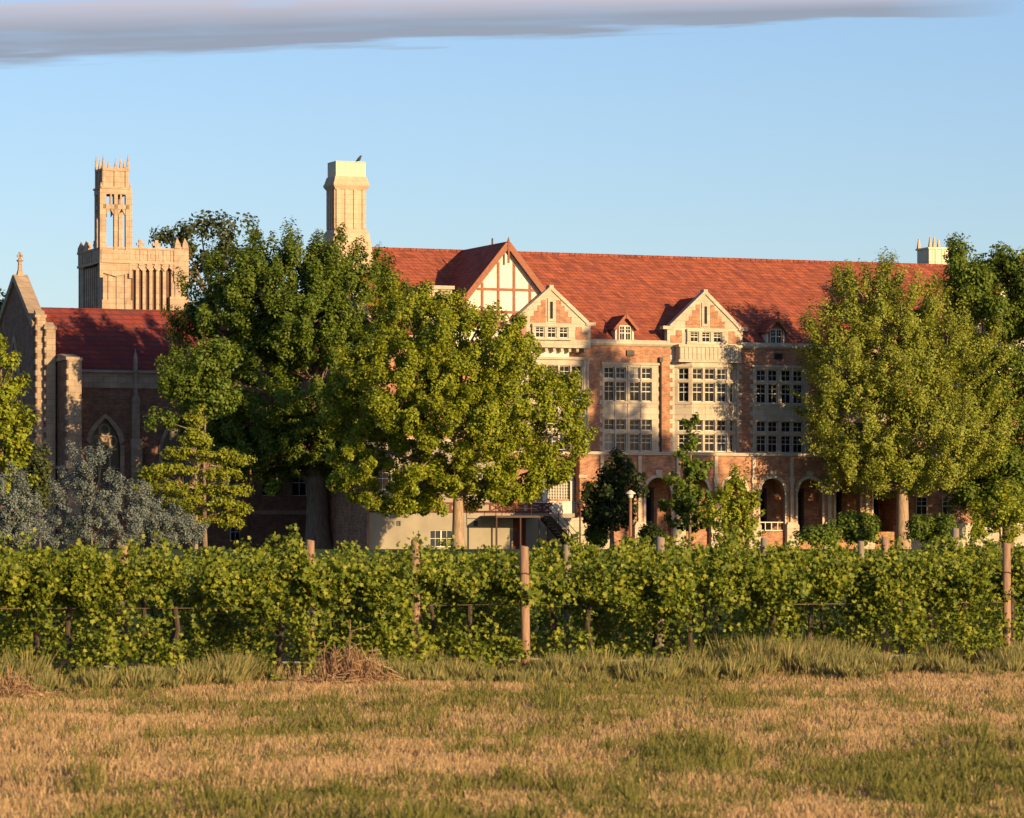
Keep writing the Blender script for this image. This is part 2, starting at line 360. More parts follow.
def canted_bay(pc):
    uc = U(pc); c, p, hw = 1.07, .8, 1.48
    hs = []
    la = math.atan2(-p, c); L = math.hypot(c, p)
    FL = (uc - hw - c, 0, la); FF = (uc - hw, -p, 0); FR = (uc + hw, -p, -la)
    m = MB()
    for F, ln, ws in ((FL, L, [L/2]), (FF, 2*hw, [.48, 1.48, 2.48]), (FR, L, [L/2])):
        m.F = F; m.holewall(0, ln, SC, 15.9, [(s-.41, s+.41, z0 - .04, z1 + .04) for s in ws for z0, z1, _ in ROWS], 0, .3)
        for z in (12.78, 11.6, 15.55): m.box(0, ln, -.07, .02, z, z + .13)
        for s in ws:
            for z0, z1, q in ROWS: window(main, F, s, .18, z0 - .04, z1 + .04, .82, pk(), q)
    m.F = None
    z = SC + .2
    while z < 16.8:                        # quoins beside the bay
        for e, sg in ((uc - hw - c, -1), (uc + hw + c, 1)):
            x = e + sg * .42; m.box(min(e, x), max(e, x), -.05, .05, z, z + .34)
            x = e + sg * .18; m.box(min(e, x), max(e, x), -.045, .05, z + .34, z + .66)
        z += .68
    for i in range(3): m.box(uc - hw + .1 + i * .99, uc - hw + .9 + i * .99, -p - .03, -p, 11.78, 12.68)
    m.build('bay_window', 'stone', main)
    b = MB()                               # fluted balustrade panel over the bay
    b.prismx([(-.86, 16.0), (-.86, 17.2), (.1, 17.2), (.1, 15.9), (-.8, 15.9)], uc - 2.5, uc + 2.5)
    n = 15
    for i in range(n):
        x = uc - 2.4 + 4.8 * i / (n - 1); b.box(x - .07, x + .07, -.91, -.86, 16.12, 17.02)
    b.box(uc - 2.6, uc + 2.6, -.94, .05, 17.02, 17.22); b.box(uc - 2.6, uc + 2.6, -.93, .05, 15.9, 16.08)
    b.build('balustrade', 'stone', main)
    return (uc - hw - c, uc + hw + c, SC - .01, 15.91)
holes = [flat_bay([609.3, 620.7, 634.8, 646.5], 602, 658), flat_bay([761.4, 772.8, 786.2, 798], 752.5, 808),
         flat_bay([917, 928, 941, 952], 908, 962), canted_bay(705.5), canted_bay(855)]
w1 = MB(); w1.holewall(uL, uR, gbase, EV - .15, sorted(holes), 0, .35)
w1.quad((uL, 0, gbase), (uL, 0, EV), (uL, 17, EV), (uL, 17, gbase)); w1.quad((uR, 0, gbase), (uR, 17, gbase), (uR, 17, EV), (uR, 0, EV))
w1.quad((uL, 17, gbase), (uL, 17, EV), (uR, 17, EV), (uR, 17, gbase))
w1.build('wall', 'brick', main)
# eave coping
cp = MB(); cp.prismx([(-.22, EV), (-.22, EV + .12), (-.1, EV + .3), (.4, EV + .3), (.4, EV - .15), (-.1, EV - .15)], uL, uR)
cp.build('parapet_coping', 'stone', main)
# main roof
def slab(m, p, t=.18):                     # thin quad slab, thickness downward
    n = (Vector(p[1]) - Vector(p[0])).cross(Vector(p[3]) - Vector(p[0])).normalized() * t
    if n.z < 0: n = -n
    k = len(m.v); m.v += [m.P(q) for q in p] + [m.P(Vector(q) - n) for q in p]
    m.f += [tuple(k + i for i in q) for q in ((0,1,2,3),(7,6,5,4),(0,4,5,1),(1,5,6,2),(2,6,7,3),(3,7,4,0))]
rf = MB(); slab(rf, [(uL, .15, EV + .1), (uR, .15, EV + .1), (uR, RW, RG), (uL, RW, RG)]); slab(rf, [(uR, 2*RW, EV), (uL, 2*RW, EV), (uL, RW, RG), (uR, RW, RG)])
roof = rf.build('roof', 'tile', main)
rt = MB(); x = uL
while x < uR: rt.prismx([(RW-.17, RG-.08), (RW-.1, RG+.1), (RW+.1, RG+.1), (RW+.17, RG-.08)], x, x + .42); x += .46
rt.build('ridge_tile', 'tile', roof)
# left end parapet gable
eg = MB(); eg.prismx([(-.3, 16.5), (-.3, EV + .9), (.7, EV + 1.15), (RW, RG + .9), (2*RW + .3, EV + .5), (2*RW + .3, 16.5)], uL - .5, uL - .02)
eg.build('end_gable', 'brick', main)
ec = MB()
for a, b in (((.3, EV + .95), (RW, RG + 1.0)), ((RW, RG + 1.0), (2*RW + .4, EV + .5))):
    ec.beam((uL - .26, a[0], a[1]), (uL - .26, b[0], b[1]), .7, .22)
ec.box(uL - .7, uL + .2, -.45, .6, EV - .4, EV + 1.1)
ec.build('gable_coping', 'stone', main)
# string course and arcade
AW = -3.0
def Ua(px): return fb.U(px, AW)
piers = [Ua(p) for p in (620, 658.5, 696.5, 734.5, 772.5, 810, 848, 885.5)]
a0, a1 = Ua(585), Ua(903)
ar = MB(); hw = 1.02; sp_, top_ = 6.2, 7.25
def zarch(t): return sp_ + (top_ - sp_) * (1 - abs(t) ** 2.2) ** .55
segs = 10; edges = [a0]
for u in piers: edges += [u - hw, u + hw]
edges.append(a1)
for i in range(0, len(edges), 2):
    ar.box(edges[i], edges[i+1], AW, AW + .6, gbase, SC - .25)
    ar.box(edges[i] + .1 if i else edges[i], edges[i+1] - .1, AW - .0, AW + .6, gbase, SC - .3) if False else None
for u in piers:
    for k in range(segs):
        t0, t1 = -1 + 2 * k / segs, -1 + 2 * (k + 1) / segs
        ar.prism([(u + t0*hw, zarch(t0)), (u + t1*hw, zarch(t1)), (u + t1*hw, SC - .25), (u + t0*hw, SC - .25)], AW, AW + .6)
ar.box(a0, a1, AW + .6, 0, SC - .5, SC - .25)
ar.box(a0, a0 + .4, AW + .6, 0, gbase, SC - .25)
ar.box(a1 - .4, a1, AW + .6, 0, gbase, SC - .25)
ar.build('arcade_wall', 'brick', main)
st = MB()
for u in piers:
    for k in range(segs):
        t0, t1 = -1 + 2 * k / segs, -1 + 2 * (k + 1) / segs; e = .2
        st.prism([(u + t0*hw, zarch(t0)), (u + t1*hw, zarch(t1)), (u + t1*(hw+e), zarch(t1) + e), (u + t0*(hw+e), zarch(t0) + e)], AW - .05, AW + .12)
    for sg in (-1, 1): x = u + sg * hw; st.box(min(x, x + sg*.16), max(x, x + sg*.16), AW - .045, AW + .1, 3.9, sp_)
    st.prism([(u - .2, top_ + .1), (u + .2, top_ + .1), (u + .28, top_ + .55), (u - .28, top_ + .55)], AW - .1, AW + .1)
st.build('arch_surround', 'stone', main)
pb = MB()
for i in range(0, len(edges), 2):
    c = (edges[i] + edges[i+1]) / 2 if 0 < i < len(edges) - 2 else (edges[i+1] - .45 if i == 0 else edges[i] + .45)
    pb.box(c - .5, c + .5, AW - .35, AW + .62, gbase, 3.75); pb.frustum(c, AW - .1, 3.75, 4.0, .5, .25, .36, .12)
    pb.box(c - .13, c + .13, AW - .14, AW, 4.0, SC - .25); pb.box(c - .2, c + .2, AW - .18, AW, 6.9, 7.3)
pb.build('pier_base', 'stone', main)
sc = MB(); sc.prismx([(AW - .2, SC - .2), (AW - .2, SC), (AW + .5, SC + .06), (AW + .5, SC - .25), (AW, SC - .25)], a0, a1); sc.box(uL, uR, -.14, -.02, SC - .22, SC - .02)
sc.build('string_course', 'stone', main)
rl = MB(); u = piers[4]
rl.box(u - hw, u + hw, AW + .15, AW + .22, 3.95, 4.02); rl.box(u - hw, u + hw, AW + .15, AW + .22, 3.35, 3.42)
for k in range(5): x = u - hw + 2*hw*k/4; rl.box(x - .03, x + .03, AW + .155, AW + .215, 3.42, 3.95)
rl.build('railing', 'white', main)
for u in piers:                          # added dark glazed doors standing in for shade at the back of the arcade
    dm = MB(); dm.box(u - .78, u + .78, -.1, -.005, 2.0, 6.45); dm.box(u - .9, u - .78, -.14, -.005, 2.0, 6.57); dm.box(u + .78, u + .9, -.14, -.005, 2.0, 6.57); dm.box(u - .78, u + .78, -.14, -.005, 6.45, 6.57)
    d_ = dm.build('door_or_shade_panel', 'metal', main)
    for sg in (-1, 1): MB().box(u + sg*.39 - .28, u + sg*.39 + .28, -.12, -.1, 3.2, 6.3).build('pane', 'pane', d_)
lw = MB()
for k, u in enumerate(piers): lw.box(u - hw, u + hw, AW + .12, AW + .45, gbase, 3.3 if k != 6 else 3.6)
lw.build('low_wall', 'brick', main)
for u in [U(919), U(945), U(975)]:
    window(main, None, u + .2, -.03 - .02, 4.6, 6.0, .95, 'pane', True)
# ground-floor stone dado right of the arcade
dd = MB(); dd.box(a1, uR, -.12, 0, gbase, 4.0); dd.build('plinth', 'stone', main)
# downpipe with hopper
dp = MB(); u = U(660); dp.tube([(u, -.14, SC), (u, -.14, 16.0)], .075, 8); dp.box(u - .14, u + .14, -.28, 0, 15.9, 16.25); dp.build('downpipe', 'iron', main)
for p in (630, 778): u = U(p); MB().box(u - .3, u + .3, -.14, .02, 16.3, 16.72).build('vent', 'iron', main)

# ---- stone gables
def stone_gable(pc, w, hwid, zp, zs, nwin, wz0, wz1, wsp, side=False):
    uc = U(pc, w); zb = EV - .0
    g = MB(); g.prism([(uc - hwid, zb), (uc + hwid, zb), (uc + hwid, zs), (uc + hwid - .45, zs + .1), (uc, zp - .25), (uc - hwid + .45, zs + .1), (uc - hwid, zs)], w, w + .5)
    wall = g.build('gable', 'stone', main)
    c = MB()
    sl = (zp - zs - .1) / (hwid - .3)
    for sg in (-1, 1):
        c.beam((uc + sg * (hwid - .25), w + .22, zs + .12), (uc, w + .22, zp - .08), .66, .26)
        c.box(uc + sg*hwid - .38, uc + sg*hwid + .38, w - .1, w + .56, zs - .1, zs + .14)
    c.box(uc - .16, uc + .16, w - .12, w + .56, zp - .2, zp + .12)
    c.build('coping', 'stone', wall)
    zt = zs + .25; n = 4                   # stepped brick panels
    for sg in (-1, 1):
        b = MB()
        for k in range(n):
            x0, x1 = .42 + k * .28 * hwid / 3.1, .42 + (k + 1) * .28 * hwid / 3.1 + .25
            h = (zp - zs) * (.62 - .15 * k)
            a, d = uc + sg * x0, uc + sg * (x0 + .36 * hwid / 3.1)
            b.box(min(a, d), max(a, d), w - .03 + .004 * k, w + .1, zt - .2, zt - .2 + h)
        b.build('brick_panel', 'brick', wall); b = MB()
        a, d = uc + sg * (hwid - .25), uc + sg * (hwid * .62)
        b.box(min(a, d), max(a, d), w - .028, w + .1, zb + .15, zb + .7); a = uc + sg * (hwid * .78); b.box(min(a, d) , max(a, d), w - .024, w + .1, zb + .7, zb + 1.1)
        b.build('brick_panel', 'brick', wall)
    s = MB(); s.box(uc - .30, uc + .30, w - .09, w + .05, zt - .1, zt + (zp - zs) * .6)
    t = MB(); t.box(uc - .11, uc + .11, w - .1, w, zt + .1, zt + (zp - zs) * .5)
    slit = s.build('slit_surround', 'stone', wall); t.build('slit_window', 'pane', wall)
    f = MB(); ws = [uc + (i - (nwin - 1) / 2) * wsp for i in range(nwin)]
    lo, hi = ws[0] - wsp/2, ws[-1] + wsp/2
    f.box(lo - .15, hi + .15, w - .26, w + .02, wz1, wz1 + .2); f.box(lo - .15, hi + .15, w - .22, w + .02, wz0 - .16, wz0)
    for x in [lo] + [q + wsp/2 for q in ws]: f.box(x - .12, x + .12, w - .2, w + .02, wz0, wz1)
    f.build('window_surround', 'stone', wall)
    for x in ws: window(main, None, x, w - .07, wz0, wz1, wsp - .26, 'pane')
    r = MB(); zr = zp - .35; ze = EV + .05; hh = hwid - .1
    q = ze + (zr - ze) * .0
    slab(r, [(uc - hh, w + .5, ze + .4), (uc, w + .5, zr), (uc, 8.3, zr), (uc - hh, 8.3, ze + .4)], .12)
    slab(r, [(uc + hh, 8.3, ze + .4), (uc, 8.3, zr), (uc, w + .5, zr), (uc + hh, w + .5, ze + .4)], .12)
    r.build('gable_roof', 'tile', main)
    if w < -.5:
        k = MB(); k.box(uc - hwid, uc + hwid, w, 0, EV - .45, EV - .002)
        x = uc - hwid + .4
        while x < uc + hwid: k.box(x - .1, x + .1, w + .2, 0, EV - .75, EV - .452); x += .62
        k.box(uc - hwid, uc - hwid + .3, w + .5, .2, EV, zs - .3); k.box(uc + hwid - .3, uc + hwid, w + .5, .2, EV, zs - .3)
        k.build('corbel_course', 'stone', main)
        # bay below with stone window frame
stone_gable(705.2, -.2, 3.1, 21.25, 18.45, 3, 17.42, 18.2, .95)
stone_gable(551.0, -1.2, 3.15, 21.2, 18.5, 3, 17.45, 18.25, .95)
# window bay under gable at left (half hidden by the tree)
us = [fb.U(p, -.9) for p in (529, 541, 553, 565, 577)]
gb = MB(); gb.holewall(us[0] - .8, us[-1] + .9, SC, 15.9, [(u - .41, u + .41, z0 - .04, z1 + .04) for u in us for z0, z1, _ in ROWS], -.9, .3)
gb.box(us[0] - .9, us[-1] + 1.0, -1.05, .0, 15.9, 16.1); gb.quad((us[0]-.8, -.9, SC), (us[0]-.8, -.9, 15.9), (us[0]-.8, 0, 15.9), (us[0]-.8, 0, SC))
for x in (us[-1] + .55, us[-1] + .85): gb.box(x - .06, x + .06, -.98, -.895, SC, 15.88)
gb.build('window_bay', 'stone', main)
for u in us:
    for z0, z1, s in ROWS: window(main, None, u, -.72, z0 - .04, z1 + .04, .82, pk(), s)
# parapet block left of the timbered gable
pbk = MB(); pbk.box(U(424, -.6), U(452, -.6), -.6, 1.6, EV - 3, 20.85); pbk.box(U(424, -.6) - .15, U(452, -.6) + .15, -.75, 1.75, 20.85, 21.1)
pbk.build('parapet_block', 'stone', main)

# ---- half-timbered gables
def timber_gable(pc, zp, hwid, zb):
    w = -.5; uc = U(pc, w); sl = (zp - zb) / hwid
    g = MB(); g.prism([(uc - hwid, zb), (uc + hwid, zb), (uc, zp - .1)], w, w + .4); g.box(uc - hwid, uc + hwid, w, w + .4, EV - 2, zb)
    wall = g.build('timbered_gable', 'stucco', main)
    t = MB()
    def zr(x): return zp - .45 - abs(x) * sl
    for x in (-1.88, -.62, .62, 1.88, -3.1, 3.1): t.box(uc + x - .095, uc + x + .095, w - .07, w + .02, zb, zr(x))
    for z in (zp - 3.2, zp - 4.85, zp - 5.85, zb + .1):
        h = (zp - .45 - z) / sl
        if h > .2: t.box(uc - h, uc + h, w - .075, w + .02, z - .095, z + .095)
    z0, z1 = zp - 5.75, zp - 4.95           # quatrefoil-like panels
    for k in range(6):
        x = -1.25 * 2.5 + k * 1.25 + .0; 
        for i in (0, .625):
            t.beam((uc + x + i - .31 + .31, w - .03, z0), (uc + x + i + .31, w - .03, (z0+z1)/2), .05, .1); t.beam((uc + x + i + .31, w - .03, (z0+z1)/2), (uc + x + i, w - .03, z1), .05, .1)
            t.beam((uc + x + i + .62, w - .03, z0), (uc + x + i + .31, w - .03, (z0+z1)/2), .05, .1); t.beam((uc + x + i + .31, w - .03, (z0+z1)/2), (uc + x + i + .62, w - .03, z1), .05, .1)
    t.build('timber_frame', 'timber', wall)
    b = MB()
    for sg in (-1, 1): b.beam((uc + sg * (hwid + .3), w - .45, zb - .3 * sl + .1), (uc, w - .45, zp + .1), .14, .42)
    b.build('bargeboard', 'timber', wall)
    f = MB(); f.tube([(uc, w - .5, zp - 1.3), (uc, w - .5, zp + .35), (uc, w - .5, zp + .6)], [.09, .09, .02], 6)
    f.build('finial', 'timber', wall)
    r = MB()
    for sg in (-1, 1):
        slab(r, [(uc + sg * (hwid + .35), w - .4, zb - .35 * sl + .3), (uc, w - .4, zp + .3), (uc, 8.6, zp + .3), (uc + sg * (hwid + .35), 8.6, zb - .35 * sl + .3)], .15)
    r.build('gable_roof', 'tile', main)
    v = MB().tube([(uc, 2.2, zp + .25), (uc, 2.2, zp + .75)], .06, 6).build('vent_pipe', 'metal', main)
timber_gable(506, 24.15, 5.0, 18.1)
timber_gable(1019, 24.3, 5.0, 18.1)

# ---- dormers
def dormer(pc, dark=False):
    w = .25; uc = U(pc, w); zb = EV + .25; zp = 19.35
    r = MB(); h = .98; sl = 1.1
    for sg in (-1, 1):
        slab(r, [(uc + sg * h, w - .35, zp - h * sl), (uc, w - .35, zp), (uc, 3.2, zp), (uc + sg * h, 3.2, zp - h * sl)], .1)
    d = r.build('dormer', 'tile', main)
    g = MB(); g.prism([(uc - .75, zb - .3), (uc + .75, zb - .3), (uc + .75, zp - .85), (uc, zp - .05), (uc - .75, zp - .85)], w, w + 2.4); g.build('dormer_wall', 'stucco', d)
    b = MB()
    for sg in (-1, 1): b.beam((uc + sg * h, w - .36, zp - h * sl - .06), (uc, w - .36, zp - .04), .07, .2); b.box(uc + sg*.55 - .05, uc + sg*.55 + .05, w - .06, w + .02, zb, zp - .62)
    b.box(uc - .6, uc + .6, w - .05, w + .02, zp - .75, zp - .62); b.prism([(uc - .6, zp - .62), (uc + .6, zp - .62), (uc, zp - .08)], w - .03, w + .01)
    b.tube([(uc, w - .4, zp - .3), (uc, w - .4, zp + .35)], .05, 5)
    b.build('dormer_trim', 'timber', d)
    for s in (-.24, .24):
        wn = window(d, None, uc + s, w - .06, zb + .02, zp - .8, .46, 'pane')
dormer(624.5); dormer(775.5); dormer(930)

# ---- chimneys
def chimney(px, w, z0, z1, hwx, hwy, name='chimney'):
    u = U(px, w); m = MB(); H = z1 - z0
    m.frustum(u, w, z0 - 3, z0 + .0, hwx + .6, hwy + .6, hwx + .18, hwy + .18)
    m.frustum(u, w, z0, z0 + .25, hwx + .18, hwy + .18, hwx, hwy)
    m.box(u - hwx, u + hwx, w - hwy, w + hwy, z0 + .2, z1 - 2.0)
    for k in range(4):
        x = u - hwx + .18 + (2*hwx - .36) * k / 3; m.box(x - .13, x + .13, w - hwy - .08, w - hwy, z0 + .25, z1 - 2.05)
        y = w - hwy + .18 + (2*hwy - .36) * k / 3; m.box(u - hwx - .08, u - hwx, y - .12, y + .12, z0 + .25, z1 - 2.05)
    m.frustum(u, w, z1 - 2.1, z1 - 1.8, hwx + .02, hwy + .02, hwx + .22, hwy + .22); m.box(u - hwx - .22, u + hwx + .22, w - hwy - .22, w + hwy + .22, z1 - 1.8, z1 - 1.62)
    m.frustum(u, w, z1 - 1.62, z1 - 1.1, hwx + .18, hwy + .18, hwx + .03, hwy + .03)
    o = m.build(name, 'chimney_stone', main)
    c = MB()
    c.box(u - hwx + .03, u + hwx - .03, w - hwy + .03, w + hwy - .03, z1 - 1.1, z1)
    for k in range(1, 3):
        x = u - hwx + 2 * hwx * k / 3; c.box(x - .025, x + .025, w - hwy + .01, w - hwy + .04, z1 - 1.08, z1 - .02)
    c.build('chimney_cap', 'stone_light', o)
    return u
fc_w = 6.0
zc1 = fb.Z(346, 161, fc_w - 1.0); zc0 = fb.Z(346, 232, fc_w - 1.0)
ucm = chimney(346.5, fc_w, zc0, zc1, 1.18, .95)
# right stack with pinnacles
wq = RW + 1.5; u0, u1 = U(929, wq - 1), U(950, wq - 1); m = MB(); zt = fb.Z(930, 250, wq)
m.box(u0, u1, wq - 1, wq + 1, RG - 2, zt); m.box(u0 - .1, u1 + .1, wq - 1.1, wq + 1.1, zt, zt + .14)
for x in (u0 + .6, u0 + 1.2): m.box(x - .06, x + .06, wq - 1.06, wq - .99, RG, zt)
stack = m.build('chimney', 'stone_light', main)
for x, y in ((u0, -1), (u0, .9), (u0 + .35, -1), (u1 - .1, -1), (u1 - .1, .9)):
    MB().frustum(x + .1, wq + y, zt + .14, zt + .95, .13, .13, .04, .04).build('pinnacle', 'chimney_stone', stack)

# bird on the big chimney
def bird():
    p = Matrix.Rotation(A, 4, 'Z') @ Vector((ucm + .78, fc_w - .6, 0)); p = Vector((p.x, p.y + 293, zc1))
    m = MB(); m.tube([(-.26, 0, .04), (-.16, 0, .10), (-.03, 0, .2), (.05, 0, .32), (.09, 0, .42), (.14, 0, .45), (.22, 0, .43)], [.02, .07, .12, .10, .065, .06, .012], 8)
    b = m.build('bird', 'feather', None, True, p); b.rotation_euler = (0, 0, R(10))
    tag(b, 'small dark bird perched on top of the tall stone chimney', 'bird')
    l = MB(); 
    for s in (-.04, .04): l.tube([(0, s, .14), (0, s, 0)], .012, 5)
    l.build('leg', 'feather', b)
bird()

# ================================================================== ANNEX (stucco and timber wing with fire stair)
fa = Fr(*(Vector((0, 293)) + Vector((SA, -CA)) * 9.0)); Ux, Zx = fa.U, fa.Z
ann = thing('stucco_wing', 'low cream stucco and brick wing with dark red timber lattice behind the middle tree', 'building', (fa.x, fa.y, 0), A)
x0, x1 = Ux(369), Ux(577); z_s = Zx(480, 513); z_t = Zx(560, 450)
wv = (Ux(430), Ux(453), Zx(440, 547), Zx(440, 530))
m = MB(); m.holewall(x0, x1, gbase, z_s, [wv, (Ux(396), Ux(400.5), Zx(398, 526), Zx(398, 521)), (Ux(473.5), Ux(478), Zx(475, 526), Zx(475, 521)), (Ux(513), Ux(526), gbase, Zx(520, 517.5))], 0, .3)
m.quad((x0, 0, gbase), (x0, 0, z_s), (x0, 8.9, z_s), (x0, 8.9, gbase)); m.box(x0, x1, .32, 8.8, z_s - .2, z_s)
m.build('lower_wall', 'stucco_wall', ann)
for a, b in ((396, 400.5), (473.5, 478)): MB().box(Ux(a) , Ux(b), .1, .2, Zx(398, 526) - .05, Zx(398, 521) + .05).build('vent', 'iron', ann)
MB().box(x0 - .14, x0 - .02, 0, 8.8, gbase, z_t).build('side_wall', 'brick', ann)
W4 = (wv[1] - wv[0]) / 2
for i in range(2): window(ann, None, wv[0] + W4 * (i + .5), .12, wv[2], wv[3], W4, 'pane_blue', False, 'white')
MB().box(Ux(513), Ux(526), .12, .2, gbase, Zx(520, 517.5)).build('door_or_shade_panel', 'timber_dark', ann)
# upper storey
lw0, lw1, lz0, lz1 = Ux(548), Ux(572), Zx(560, 499), Zx(560, 481)
m = MB(); m.holewall(Ux(500), x1, z_s, z_t - .3, [(lw0, lw1, lz0, lz1)], .4, .25); m.build('brick_wall', 'brick', ann)
m = MB(); m.box(Ux(526), x1, .3, .4, z_s, lz0 - .15); m.box(lw0 - .25, lw1 + .25, .28, .4, lz1, lz1 + .3)
m.box(lw0 - .3, lw0, .28, .4, lz0 - .15, lz1); m.box(lw1, lw1 + .3, .28, .4, lz0 - .15, lz1); m.build('white_panel', 'stucco', ann)
m = MB(); MB().box(lw0, lw1, .6, .62, lz0, lz1).build('window', 'blind', ann)
n = 9
for i in range(n + 1): x = lw0 + (lw1 - lw0) * i / n; m.box(x - .02, x + .02, .5, .55, lz0, lz1)
for i in range(7): z = lz0 + (lz1 - lz0) * i / 6; m.box(lw0, lw1, .502, .552, z - .02, z + .02)
m.build('lattice', 'white', ann)
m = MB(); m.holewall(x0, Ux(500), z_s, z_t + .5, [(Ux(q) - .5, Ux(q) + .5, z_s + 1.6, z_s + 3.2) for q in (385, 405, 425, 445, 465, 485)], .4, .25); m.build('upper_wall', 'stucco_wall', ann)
for q in (385, 405, 425, 445, 465, 485): window(ann, None, Ux(q), .55, z_s + 1.6, z_s + 3.2, 1.0, 'pane')
m = MB(); m.box(x0 - .1, Ux(500), .3, 8.8, z_t + .5, z_t + .75); m.box(Ux(500), x1 + .1, .3, 8.8, z_t - .3, z_t - .1); m.build('roof', 'stone', ann)
# timber rail with crosses
m = MB(); ra, rb, zz0, zz1 = x0 + .1, Ux(552), z_s + .02, Zx(500, 502.5)
m.box(ra, rb, -.06, .06, zz0, zz0 + .14); m.box(ra, rb, -.06, .06, zz1 - .14, zz1)
x = ra; i = 0
while x < rb - .4:
    m.box(x - .07, x + .07, -.058, .058, zz0 + .1, zz1 - .1)
    e = min(x + 1.0, rb); mid_ = (x + e) / 2; mz = (zz0 + zz1) / 2
    if i % 3 != 2:
        for s0, s1 in ((x, e), (e, x)): m.beam((s0, 0, zz0 + .1), (s1, 0, zz1 - .1), .08, .09)
        m.box(mid_ - .12, mid_ + .12, -.05, .05, mz - .12, mz + .12)
    x += 1.0; i += 1
m.build('timber_lattice', 'timber_dark', ann)
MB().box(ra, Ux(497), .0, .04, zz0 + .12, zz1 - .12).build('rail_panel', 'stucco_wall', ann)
# brick corner pier
m = MB(); m.box(x1, Ux(583), -.5, 8.9, gbase, z_t - .05); m.box(x1 - .25, Ux(583) + .1, -.7, .3, gbase, Zx(580, 517)); m.build('corner_pier', 'brick', ann)
m = MB(); m.box(x1 - .1, Ux(583) + .1, -.6, 9, z_t - .05, z_t + .1); m.box(x1 - .1, Ux(583) + .08, -.62, -.45, Zx(580, 478), Zx(580, 475)); m.build('pier_stone', 'stone', ann); MB().box(Ux(553), Ux(583) + .12, -.8, -.02, gbase, Zx(570, 518)).build('stone_base', 'stone', ann)

# fire stair: a thing of its own
fs = Fr(*(Vector((0, 293)) + Vector((SA, -CA)) * 12.2)); Uf, Zf = fs.U, fs.Z
stp = thing('outdoor_staircase', 'rusty metal staircase with landing and handrails against the cream wing', 'staircase', (fs.x, fs.y, 0), A)
zl = Zf(520, 515.5); xa, xb = Uf(497), Uf(550); xe, ze_ = Uf(579), Zf(579, 549)
m = MB().box(xa, xb, .2, 3.1, zl - .15, zl); m.build('landing', 'metal', stp)
for x in (xa + .08, Uf(541), xb - .05, Uf(522)):
    for y in (.3,): MB().tube([(x, y, gbase), (x, y, zl - .15)], .07, 6).build('post', 'metal', stp)
for y in (.25, 1.6):
    MB().beam((xb, y, zl - .1), (xe, y, ze_), .08, .36).build('stringer', 'metal', stp)
m = MB(); n = 11
for i in range(n):
    t = (i + .5) / n; x = xb + (xe - xb) * t; z = zl + (ze_ - zl) * t; m.box(x - .15, x + .15, .3, 1.56, z - .03, z + .02)
m.build('treads', 'stone', stp)
m = MB(); r = .028
m.tube([(xa, .22, zl + 1.0), (xb, .22, zl + 1.0), (xe, .22, ze_ + 1.05)], r, 5); m.tube([(xa, .22, zl + .5), (xb, .22, zl + .5), (xe, .22, ze_ + .55)], r, 5)
for i in range(4): x = xa + (xb - xa) * i / 3; m.tube([(x, .22, zl), (x, .22, zl + 1.0)], r, 5)
for i in range(1, 4): t = i / 3; x = xb + (xe - xb) * t; z = zl + (ze_ - zl) * t; m.tube([(x, .22, z), (x, .22, z + 1.05)], r, 5)
m.build('handrail', 'metal', stp)

# ================================================================== CHAPEL
cs = 13.33; fcx = Fr(*( (Vector(((60 - 512) / FP * 297, 297))))); Uc, Zc = fcx.U, fcx.Z
ch = thing('chapel', 'shaded brick chapel with maroon tiled roof, stone gable cross and pointed window at the left', 'chapel', (fcx.x, fcx.y, 0), A)
cL, cR = Uc(42), Uc(330); ZE = Zc(110, 371); RWc = 5.3; ZR = Zc(60, 307, 4.6)
uw = Uc(105); hwz = 1.15; wz1, wsp2 = Zc(105, 418), Zc(105, 445); wzb = 5.0
m = MB(); NS = 8
def zw(t): return wsp2 + (wz1 - wsp2) * (1 - abs(t)) ** .55 if abs(t) < 1 else wsp2
m.holewall(cL, uw - hwz, gbase, ZE - .1, [], 0, .4); m.holewall(uw + hwz, cR, gbase, ZE - .1, [], 0, .4)
m.box(uw - hwz, uw + hwz, 0, .4, gbase, wzb)
for k in range(NS * 2):
    t0, t1 = -1 + k / NS, -1 + (k + 1) / NS
    m.prism([(uw + t0*hwz, zw(t0)), (uw + t1*hwz, zw(t1)), (uw + t1*hwz, ZE - .1), (uw + t0*hwz, ZE - .1)], 0, .4)
m.quad((cR, 0, gbase), (cR, 10.6, gbase), (cR, 10.6, ZE), (cR, 0, ZE))
m.build('wall', 'brick_shaded', ch)
m = MB()
for k in range(NS * 2):
    t0, t1 = -1 + k / NS, -1 + (k + 1) / NS; e = .32
    m.prism([(uw + t0*hwz, zw(t0)), (uw + t1*hwz, zw(t1)), (uw + t1*(hwz+e), zw(t1) + e), (uw + t0*(hwz+e), zw(t0) + e)], -.12, .3)
for sg in (-1, 1): x = uw + sg*hwz; m.box(min(x, x+sg*.32), max(x, x+sg*.32), -.118, .3, wzb, wsp2)
m.box(uw - hwz - .4, uw + hwz + .4, -.2, .3, wzb - .3, wzb)
arch = m.build('window', 'chapel_stone', ch)
m = MB(); pts = [(uw - hwz, wzb), (uw + hwz, wzb)] + [(uw + (1 - k/NS) * hwz, zw(1 - k/NS)) for k in range(0, 2*NS + 1)]
m.prism(pts, .28, .3); m.build('pane', 'leaded', arch)
m = MB()
for x in (-.4, .4): m.box(uw + x - .09, uw + x + .09, .1, .28, wzb, wsp2 + .5)
for cx_, cz_, r_ in ((-.55, wsp2 + .25, .42), (.55, wsp2 + .25, .42), (0, wsp2 + 1.1, .42), (0, wsp2 - .1, .36)):
    m.tube([(uw + cx_ + r_ * math.cos(t), .2, cz_ + r_ * math.sin(t)) for t in [i * math.pi / 6 for i in range(13)]], .085, 5, False)
